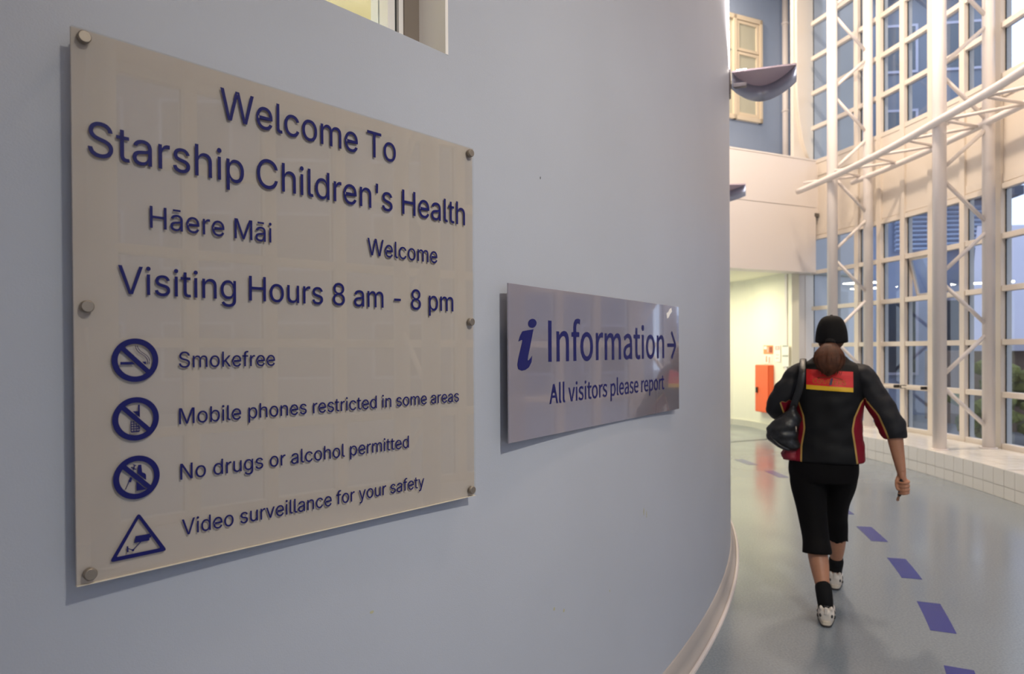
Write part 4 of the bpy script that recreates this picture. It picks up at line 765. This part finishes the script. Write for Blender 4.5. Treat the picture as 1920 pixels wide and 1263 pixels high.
# legs
loft(bm, [(-0.10, 0, 0.85, 0.085, 0.09), (-0.085, -0.02, 0.65, 0.07, 0.075), (-0.072, -0.055, 0.50, 0.050, 0.055), (-0.060, -0.115, 0.38, 0.053, 0.058), (-0.045, -0.165, 0.29, 0.050, 0.053), (-0.028, -0.215, 0.18, 0.036, 0.040), (-0.018, -0.245, 0.09, 0.036, 0.040)], 4, 20)
loft(bm, [(0.075, 0.02, 0.85, 0.085, 0.09), (0.05, 0.13, 0.65, 0.07, 0.075), (0.048, 0.215, 0.49, 0.050, 0.055), (0.052, 0.265, 0.37, 0.050, 0.055), (0.050, 0.315, 0.27, 0.045, 0.050), (0.044, 0.365, 0.17, 0.032, 0.036), (0.040, 0.395, 0.10, 0.032, 0.040)], 4, 20)
for x, y in ((-0.012, -0.20), (0.040, 0.45)):
    loft(bm, [(x, y-0.07, 0.055, 0.030, 0.030), (x, y, 0.055, 0.034, 0.034), (x, y+0.09, 0.035, 0.038, 0.020), (x, y+0.14, 0.028, 0.030, 0.014)], 3, 14)
# right hand: fist seen from the palm side round a short dark object
loft(bm, [(*WR, 0.024, 0.028), (0.366, -0.086, 0.805, 0.020, 0.036), (0.378, -0.078, 0.775, 0.017, 0.044), (0.384, -0.076, 0.745, 0.016, 0.044), (0.380, -0.080, 0.712, 0.014, 0.034)], 3, 16)
def finger(P, r0, r1):
    m_ = len(P); loft(bm, [(*p, r0+(r1-r0)*i/(m_-1), r0+(r1-r0)*i/(m_-1)) for i, p in enumerate(P)], 4, 10)
    ball(bm, P[-1], (r1, r1, r1), 2)
for z, L_ in ((0.786, 1.0), (0.766, 1.06), (0.746, 1.0), (0.728, 0.85)):
    finger([(0.384, -0.085, z), (0.394, -0.118, z-0.003), (0.380, -0.140*0.5-0.070-0.004, z-0.006), (0.362-0.008*(L_-1), -0.140, z-0.010), (0.348, -0.122, z-0.010)], 0.0088*min(1, L_), 0.0074*min(1, L_))
finger([(0.358, -0.082, 0.815), (0.343, -0.098, 0.790), (0.338, -0.116, 0.762), (0.342, -0.128, 0.742)], 0.0115, 0.009)
# left hand, closed on the bag strap in front of the body
LW = Vector((-0.195, 0.26, 1.11))
loft(bm, [(*LW, 0.026, 0.022), (-0.165, 0.30, 1.112, 0.038, 0.016), (-0.140, 0.335, 1.115, 0.040, 0.015)], 3, 14, ref=(0, 0, 1))
for k, z in enumerate((1.148, 1.127, 1.106, 1.087)):
    finger([(-0.145, 0.325, z), (-0.128, 0.352, z), (-0.108, 0.345, z), (-0.106, 0.325, z)], 0.0098, 0.008)
finger([(-0.180, 0.275, 1.135), (-0.150, 0.290, 1.160), (-0.125, 0.305, 1.160)], 0.0115, 0.009)
body = link('body', remesh(bm, 0.0042, 2), M_skin, PR)
for s in (-1, 1):
    bm = bmesh.new(); ball(bm, (HX+s*0.031, HY+0.079, HZ+0.004), (0.0125, 0.0125, 0.0115), 3); link('eye', fin(bm), mat('eye_white', (0.8, 0.78, 0.75), 0.2), PR)
# jacket body
M_jk = bpy.data.materials.new('black_jacket_with_burgundy_panels'); M_jk.use_nodes = True
def jacket_material(m, blk=(0.0045, 0.0045, 0.0055)):
    nt = m.node_tree; p = nt.nodes['Principled BSDF']; p.inputs['Roughness'].default_value = 0.62; p.inputs['Specular IOR Level'].default_value = 0.2
    at = nt.nodes.new('ShaderNodeAttribute'); at.attribute_name = 'panel'
    g1 = nt.nodes.new('ShaderNodeMath'); g1.operation = 'GREATER_THAN'; g1.inputs[1].default_value = -0.0045
    g2 = nt.nodes.new('ShaderNodeMath'); g2.operation = 'GREATER_THAN'; g2.inputs[1].default_value = 0.0045
    for g in (g1, g2): nt.links.new(at.outputs['Fac'], g.inputs[0])
    a = nt.nodes.new('ShaderNodeMix'); a.data_type = 'RGBA'; b = nt.nodes.new('ShaderNodeMix'); b.data_type = 'RGBA'
    a.inputs[6].default_value = (*blk, 1); a.inputs[7].default_value = (0.42, 0.26, 0.075, 1); b.inputs[7].default_value = (0.20, 0.006, 0.018, 1)
    nt.links.new(g1.outputs[0], a.inputs[0]); nt.links.new(g2.outputs[0], b.inputs[0]); nt.links.new(a.outputs[2], b.inputs[6]); nt.links.new(b.outputs[2], p.inputs['Base Color'])
jacket_material(M_jk)
M_slv = bpy.data.materials.new('charcoal_sleeve_with_burgundy_underside'); M_slv.use_nodes = True; jacket_material(M_slv, (0.014, 0.014, 0.017))
def with_panel(me, fn):
    at = me.attributes.new('panel', 'FLOAT', 'POINT')
    for i, v in enumerate(me.vertices): at.data[i].value = fn(v.co)
    return me
def lerp_tab(tab, z):
    if z <= tab[0][0]: return tab[0][1]
    for (a, x), (b, y) in zip(tab, tab[1:]):
        if z <= b: return x+(y-x)*(z-a)/(b-a)
    return tab[-1][1]
bm = bmesh.new()
loft(bm, [(0.010, 0.008, 1.515, 0.060, 0.064), (0.010, 0.004, 1.475, 0.070, 0.070), (0.008, 0, 1.435, 0.112, 0.082), (0.008, 0, 1.405, 0.162, 0.098), (0.008, -0.004, 1.36, 0.190, 0.115), (0.008, -0.006, 1.28, 0.190, 0.128), (0.005, -0.006, 1.20, 0.182, 0.134),
          (0.000, -0.004, 1.08, 0.180, 0.136), (-0.002, -0.002, 0.97, 0.188, 0.142), (-0.006, 0, 0.90, 0.200, 0.150), (-0.010, 0, 0.868, 0.205, 0.152), (-0.010, 0, 0.858, 0.196, 0.145)], 6, 72, upright=True, cap=True, power=2.25, wr=0.010, wfreq=9)
tabR = [(0.85, 0.150), (0.95, 0.138), (1.05, 0.124), (1.12, 0.136), (1.20, 0.168), (1.24, 0.20)]
tabL = [(0.85, 0.140), (0.95, 0.138), (1.05, 0.122), (1.12, 0.128), (1.20, 0.155), (1.24, 0.20)]
jme = fin(bm)
for p in jme.polygons: p.use_smooth = True
with_panel(jme, lambda c: max(c.x-lerp_tab(tabR, c.z), -c.x-lerp_tab(tabL, c.z)) if c.z < 1.235 else -0.05)
jk = link('jacket', jme, M_jk, PR); jk['label'] = 'black jacket with burgundy side panels and gold piping'
jb = BVHTree.FromPolygons([v.co.copy() for v in jme.vertices], [tuple(p.vertices) for p in jme.polygons])
def sleeve(P, under):
    bm = bmesh.new(); loft(bm, P, 6, 36, wr=0.011, wfreq=11, power=2.1); me = fin(bm)
    for p in me.polygons: p.use_smooth = True
    with_panel(me, under); return link('sleeve', me, M_slv, jk)
def under_r(c):
    # inner underside of the right sleeve, widening from armpit to cuff
    xb = lerp_tab([(0.98, 0.310), (1.06, 0.282), (1.14, 0.250), (1.21, 0.196)], c.z)
    return (xb-c.x) if c.z < 1.225 else -0.05
sleeve([(0.120, 0, 1.375, 0.050, 0.060), (0.165, -0.002, 1.355, 0.064, 0.078), (0.205, -0.010, 1.300, 0.066, 0.080), (0.255, -0.028, 1.205, 0.068, 0.080), (0.305, -0.052, 1.110, 0.070, 0.080), (0.328, -0.064, 1.050, 0.067, 0.074), (0.338, -0.068, 1.020, 0.060, 0.064), (0.340, -0.070, 1.008, 0.054, 0.058)], under_r)
sleeve([(-0.105, 0, 1.375, 0.050, 0.060), (-0.150, -0.002, 1.355, 0.064, 0.078), (-0.195, -0.012, 1.295, 0.066, 0.078), (-0.238, -0.020, 1.225, 0.068, 0.076), (-0.268, 0.010, 1.165, 0.068, 0.074), (-0.262, 0.090, 1.135, 0.060, 0.066), (-0.245, 0.160, 1.122, 0.054, 0.058)],
       lambda c: (c.x+0.243-(1.16-c.z)*0.28) if (c.z < 1.20 and c.y < 0.03) else -0.05)
# flared burgundy hem gusset at her left, under the bag
bm = bmesh.new(); loft(bm, [(-0.175, -0.04, 1.00, 0.030, 0.06), (-0.190, -0.045, 0.93, 0.042, 0.07), (-0.196, -0.045, 0.885, 0.050, 0.075), (-0.192, -0.045, 0.862, 0.046, 0.07)], 5, 24, wr=0.012, wfreq=22, upright=True)
link('hem_gusset', fin(bm), mat('burgundy_fabric', (0.20, 0.006, 0.018), 0.6), jk, smooth=True)
# back patch conformed to the jacket
def conform(name, x0, x1, z0, z1, tilt, off, m, parent, nx=24, nz=8, meshxz=None):
    bm = bmesh.new(); grid = []
    def onback(x, z, o):
        z2 = z-(x-0.006)*tilt; h = jb.ray_cast(Vector((x, -1, z2)), Vector((0, 1, 0))); y = h[0].y if h[0] else -0.13
        return Vector((x, y-o, z2))
    if meshxz is not None:
        me = meshxz
        for v in me.vertices: v.co = onback(v.co.x, v.co.z, off+0.0005)
        return link(name, me, m, parent)
    F_ = [[bm.verts.new(onback(x0+(x1-x0)*i/nx, z0+(z1-z0)*j/nz, off)) for j in range(nz+1)] for i in range(nx+1)]
    B_ = [[bm.verts.new(onback(x0+(x1-x0)*i/nx, z0+(z1-z0)*j/nz, off-0.004)) for j in range(nz+1)] for i in range(nx+1)]
    for i in range(nx):
        for j in range(nz):
            bm.faces.new((F_[i][j], F_[i+1][j], F_[i+1][j+1], F_[i][j+1])); bm.faces.new((B_[i][j], B_[i][j+1], B_[i+1][j+1], B_[i+1][j]))
    for i in range(nx):
        for j in (0, nz): bm.faces.new((F_[i][j], B_[i][j], B_[i+1][j], F_[i+1][j]))
    for j in range(nz):
        for i in (0, nx): bm.faces.new((F_[i][j], F_[i][j+1], B_[i][j+1], B_[i][j]))
    return link(name, fin(bm), m, parent)
conform('patch', -0.112, 0.128, 1.292, 1.381, 0.06, 0.005, mat('red_patch', (0.62, 0.008, 0.010), 0.55), jk)
conform('patch_stripe', -0.112, 0.128, 1.268, 1.2925, 0.06, 0.0052, mat('yellow_stripe', (0.72, 0.42, 0.012), 0.55), jk, nz=2)
M_gold = mat('orange_yellow_lettering', (0.60, 0.26, 0.02), 0.55)
tm = text_mesh('COURIERS', -0.078, 0.092, 1.304, 0.026, 'Noto', capunits=257.0)
conform('lettering', 0, 0, 0, 0, 0.06, 0.0052, M_gold, jk, meshxz=tm)
am = flat([band([(-0.055+0.13*k/10, 1.334+0.010*math.sin(PI*k/10)) for k in range(11)], 0.004)]); conform('patch_arc', 0, 0, 0, 0, 0.06, 0.0052, mat('dark_gold_arc', (0.30, 0.12, 0.03), 0.6), jk, meshxz=am)
bmk = flat([[(0.006, 1.300), (0.018, 1.300), (0.026, 1.338), (0.016, 1.338)]]); conform('patch_mark', 0, 0, 0, 0, 0.06, 0.0062, mat('grey_blue_mark', (0.14, 0.12, 0.22), 0.6), jk, meshxz=bmk)
# trousers
bm = bmesh.new()
loft(bm, [(-0.015, 0, 0.98, 0.160, 0.125), (-0.022, 0, 0.90, 0.180, 0.135), (-0.026, 0, 0.80, 0.188, 0.142), (-0.026, 0.005, 0.74, 0.178, 0.138)], 4, 32, upright=True, power=2.3)
loft(bm, [(-0.110, -0.005, 0.82, 0.098, 0.120), (-0.104, -0.015, 0.72, 0.100, 0.110), (-0.090, -0.035, 0.60, 0.084, 0.094), (-0.076, -0.065, 0.50, 0.076, 0.082), (-0.064, -0.105, 0.42, 0.072, 0.076), (-0.058, -0.140, 0.368, 0.077, 0.081), (-0.057, -0.146, 0.350, 0.078, 0.082)], 5, 26)
loft(bm, [(0.066, 0.01, 0.82, 0.096, 0.118), (0.058, 0.06, 0.72, 0.094, 0.108), (0.044, 0.135, 0.60, 0.076, 0.088), (0.040, 0.205, 0.50, 0.070, 0.076), (0.046, 0.245, 0.42, 0.066, 0.070), (0.050, 0.285, 0.345, 0.062, 0.066), (0.050, 0.288, 0.333, 0.064, 0.067)], 5, 26)
tr = link('trousers', remesh(bm, 0.007, 2), mat('black_stretch_fabric', (0.0035, 0.0030, 0.0035), 0.8, spec=0.12), PR)
# socks and shoes
M_sock = mat('black_sock', (0.004, 0.004, 0.005), 0.85, spec=0.2)
M_shoe = mat('off_white_trainer', (0.62, 0.56, 0.50), 0.5); M_sole = mat('dark_rubber_sole', (0.03, 0.028, 0.03), 0.6); M_mid = mat('pale_midsole', (0.60, 0.52, 0.42), 0.5)
def foot(ax, ay, az, hx, hy, rise):
    bm = bmesh.new(); loft(bm, [(ax[0], ax[1], az, 0.041, 0.045), (ax[0]+0.001, ax[1]-0.008, az-0.01, 0.043, 0.048), (hx+(ax[0]-hx)*0.35, hy+0.055, 0.12, 0.041, 0.047), (hx, hy+0.065, 0.06, 0.036, 0.046)], 4, 20)
    link('sock', fin(bm), M_sock, PR, smooth=True)
    sh = empty('shoe', (hx, hy, 0.0), 0, PR)
    bm = bmesh.new()
    loft(bm, [(0, -0.002, 0.052, 0.020, 0.030), (0, 0.012, 0.054, 0.038, 0.042), (0, 0.05, 0.060, 0.042, 0.050), (0, 0.10, 0.058, 0.041, 0.046), (0, 0.16, 0.048, 0.046, 0.034), (0, 0.21, 0.040, 0.047, 0.026), (0, 0.25, 0.034, 0.036, 0.020), (0, 0.262, 0.030, 0.016, 0.012)], 5, 22)
    for s in (-1, 1): ball(bm, (s*0.026, 0.010, 0.098), (0.010, 0.012, 0.016), 2)
    link('upper', remesh(bm, 0.006, 2), M_shoe, sh)
    for nm, z0, z1, gx, m_ in (('midsole', 0.012, 0.032, 0.0, M_mid), ('sole', 0.0, 0.012, -0.001, M_sole)):
        bm = bmesh.new(); out = []
        for k in range(36):
            a = 2*PI*k/36; y = 0.128-0.138*math.cos(a); w = (0.036+0.013*max(0, min(1, (y-0.05)/0.13)))*abs(math.sin(a))**0.55
            out.append((math.copysign(w+gx, math.sin(a)) if abs(math.sin(a)) > 1e-6 else 0, y))
        A = [bm.verts.new((x, y, z0)) for x, y in out]; B = [bm.verts.new((x*1.02, y, z1)) for x, y in out]
        bm.faces.new(A); bm.faces.new(B[::-1])
        for k in range(36): bm.faces.new((A[k], A[(k+1) % 36], B[(k+1) % 36], B[k]))
        link(nm, fin(bm), m_, sh)
    ub = bmesh.new()
    for s in (-1, 1):
        for (y, z, w, h) in ((0.004, 0.060, 0.012, 0.010), (0.028, 0.050, 0.014, 0.012), (0.075, 0.058, 0.020, 0.012)):
            ball(ub, (s*(0.028 if y < 0.01 else 0.040), y, z), (0.007, w*0.6, h), 2)
    ball(ub, (0, 0.030, 0.108), (0.022, 0.028, 0.006), 2)
    link('dark_overlay', fin(ub), M_sole, sh, smooth=True)
    link('heel_tab', boxme(-0.008, 0.008, -0.012, -0.002, 0.070, 0.108, 0.003), M_shoe, sh)
foot((-0.026, -0.215), None, 0.190, -0.012, -0.305, 0)
foot((0.045, 0.360), None, 0.185, 0.040, 0.345, 0)
# cap
M_cap = mat('black_cap_cotton', (0.005, 0.0045, 0.005), 0.8, spec=0.2, bump=0.2, bscale=300)
bm = bmesh.new(); RZ, SG = 14, 40; rows = []
for i in range(RZ+1):
    t = i/RZ; z = HZ-0.042+0.152*math.sin(t*PI/2); k_ = math.cos(t*PI/2)**0.62 if i < RZ else 0.0
    rows.append([bm.verts.new((HX+0.087*k_*math.cos(2*PI*j/SG), HY-0.004+0.104*k_*math.sin(2*PI*j/SG), z+(0.030 if False else 0)-0.012*(1-t)*math.sin(2*PI*j/SG)*-1*(1-t))) for j in range(SG)])
for a, b in zip(rows, rows[1:]):
    for j in range(SG):
        try: bm.faces.new((a[j], a[(j+1) % SG], b[(j+1) % SG], b[j]))
        except ValueError: pass
bmesh.ops.remove_doubles(bm, verts=bm.verts, dist=0.0005)
cap = link('cap', fin(bm), M_cap, PR, smooth=True); so = cap.modifiers.new('thick', 'SOLIDIFY'); so.thickness = 0.004
bm = bmesh.new(); ball(bm, (HX, HY-0.004, HZ+0.111), (0.008, 0.008, 0.004), 2); link('cap_button', fin(bm), M_cap, cap)
bm = bmesh.new(); n_ = 16; A, B = [], []
for k in range(n_+1):
    a = PI*k/n_; A.append(bm.verts.new((HX+0.082*math.cos(a), HY+0.088*math.sin(a)-0.002, HZ+0.004))); B.append(bm.verts.new((HX+0.078*math.cos(a), HY+0.075+0.095*math.sin(a)**0.8, HZ-0.006-0.010*abs(math.cos(a)))))
for k in range(n_): bm.faces.new((A[k], A[k+1], B[k+1], B[k]))
o = link('brim', fin(bm), M_cap, cap, smooth=True); so = o.modifiers.new('thick', 'SOLIDIFY'); so.thickness = 0.004
# hair under the cap and the ponytail
M_hair = mat('dark_brown_hair', (0.070, 0.024, 0.011), 0.6, spec=0.25, var=0.35, vscale=30)
def hairshape(rows, wr, seg=48, freq=60):
    bm = bmesh.new(); Q = cat_(rows, 5); R_ = []
    for q in Q:
        ring = []
        for k in range(seg):
            a = 2*PI*k/seg; s = 1+wr*noise.noise(Vector((math.cos(a)*4+3, math.sin(a)*4, q[2]*freq*0.12)))+wr*0.5*math.sin(a*17+q[2]*20)
            ring.append(bm.verts.new((q[0]+q[3]*math.cos(a)*s, q[1]+q[4]*math.sin(a)*s, q[2])))
        R_.append(ring)
    for a, b in zip(R_, R_[1:]):
        for k in range(seg): bm.faces.new((a[k], a[(k+1) % seg], b[(k+1) % seg], b[k]))
    bm.faces.new(R_[0]); bm.faces.new(R_[-1][::-1]); return bm
hb = hairshape([(HX, HY-0.020, HZ+0.00, 0.076, 0.078), (HX, HY-0.028, HZ-0.035, 0.072, 0.070), (HX-0.004, HY-0.035, HZ-0.065, 0.060, 0.058), (HX-0.006, HY-0.045, HZ-0.088, 0.040, 0.045)], 0.02)
link('hair', fin(hb), M_hair, PR, smooth=True)
hb = hairshape([(0.012, -0.098, 1.540, 0.022, 0.020), (0.010, -0.118, 1.522, 0.042, 0.032), (0.008, -0.142, 1.485, 0.070, 0.042), (0.006, -0.158, 1.445, 0.078, 0.044), (0.006, -0.166, 1.405, 0.066, 0.036), (0.005, -0.165, 1.382, 0.048, 0.026), (0.003, -0.160, 1.362, 0.024, 0.014), (0.002, -0.158, 1.350, 0.006, 0.006)], 0.10)
for k in range(120):
    a = random.uniform(-PI, PI); r = random.uniform(0.75, 1.03); x0_, y0_ = 0.010+0.035*r*math.cos(a), -0.120+0.028*r*math.sin(a)
    x1_, y1_ = 0.006+0.080*r*math.cos(a), -0.158+0.044*r*math.sin(a); e_ = random.uniform(0.35, 0.75); zl = random.uniform(1.355, 1.40)
    P = [(x0_, y0_, 1.522, 0.0016, 0.0016), (x1_, y1_, 1.450, 0.0016, 0.0016), (0.004+(x1_-0.006)*e_, -0.162+(y1_+0.158)*e_, zl, 0.0010, 0.0010)]
    loft(hb, P, 4, 4, cap=False)
pt = link('ponytail', fin(hb), M_hair, PR, smooth=True)
bm = bmesh.new(); loft(bm, [(0.013, -0.094, 1.548, 0.026, 0.024), (0.011, -0.108, 1.530, 0.028, 0.024)], 3, 16); link('hair_tie', fin(bm), M_cap, pt, smooth=True)
# dark object in the right hand
pn = empty('key_fob', (0.360, -0.112, 0.75))
pn.matrix_world = PR.matrix_world.copy() if False else Matrix.Translation((1.827, 3.95, 0)) @ Matrix.Rotation(-rad(24.6), 4, 'Z') @ Matrix.Translation((0.360, -0.112, 0.752))
link('case', (lambda b: (loft(b, [(0.006, 0.010, 0.066, 0.006, 0.010), (0.005, 0.006, 0.045, 0.011, 0.013), (0.0, 0, 0, 0.011, 0.012), (-0.010, 0.000, -0.050, 0.009, 0.009)], 3, 12), fin(b))[1])(bmesh.new()), mat('black_plastic', (0.012, 0.011, 0.012), 0.4), pn, smooth=True)
link('blade', (lambda b: (loft(b, [(-0.010, 0, -0.048, 0.005, 0.003), (-0.016, 0.0, -0.068, 0.007, 0.003), (-0.017, 0, -0.078, 0.006, 0.003)], 3, 10), fin(b))[1])(bmesh.new()), mat('brown_tag', (0.20, 0.10, 0.06), 0.5), pn, smooth=True)
tag(pn, "small dark object gripped in the walking person's right hand", 'key')
# shoulder bag
bgm = Matrix.Translation((1.827, 3.95, 0)) @ Matrix.Rotation(-rad(24.6), 4, 'Z')
bag = empty('shoulder_bag'); bag.matrix_world = bgm @ Matrix.Translation((-0.235, -0.10, 0.965))
M_bag = mat('black_leather', (0.007, 0.007, 0.009), 0.42, bump=0.15, bscale=90)
bm = bmesh.new()
loft(bm, [(0.055, 0.0, 0.215, 0.012, 0.030), (0.048, 0, 0.18, 0.030, 0.045), (0.020, -0.004, 0.12, 0.076, 0.064), (-0.006, -0.006, 0.065, 0.086, 0.070), (0.000, -0.004, 0.015, 0.086, 0.068), (0.028, 0, -0.025, 0.068, 0.055), (0.040, 0, -0.044, 0.036, 0.034)], 6, 32, wr=0.010, wfreq=16, upright=True)
bo = link('pouch', fin(bm), M_bag, bag, smooth=True)
bm = bmesh.new(); loft(bm, [(0.052, -0.010, 0.20, 0.020, 0.006), (0.085, -0.050, 0.30, 0.019, 0.005), (0.100, -0.052, 0.38, 0.018, 0.005), (0.104, -0.030, 0.425, 0.018, 0.005), (0.104, 0.040, 0.468, 0.018, 0.005), (0.104, 0.110, 0.476, 0.018, 0.005), (0.104, 0.185, 0.43, 0.018, 0.005), (0.090, 0.225, 0.37, 0.018, 0.005), (0.060, 0.200, 0.27, 0.018, 0.005), (0.040, 0.110, 0.19, 0.018, 0.005), (0.050, 0.030, 0.185, 0.018, 0.005)], 6, 12)
link('strap', fin(bm), M_bag, bag, smooth=True)
link('zip_pull', cylme((0.070, -0.075, 0.10), (0.072, -0.080, 0.07), 0.004, 8), M_nickel, bag)
bm = bmesh.new(); loft(bm, [(-0.070, -0.052, 0.035, 0.008, 0.008), (-0.02, -0.070, -0.012, 0.010, 0.008), (0.035, -0.052, -0.038, 0.008, 0.008)], 5, 10, ref=(0, 0, 1)); link('seam_piping', fin(bm), M_bag, bag, smooth=True)
tag(bag, 'black shoulder bag hanging at the left side of the walking person', 'bag')
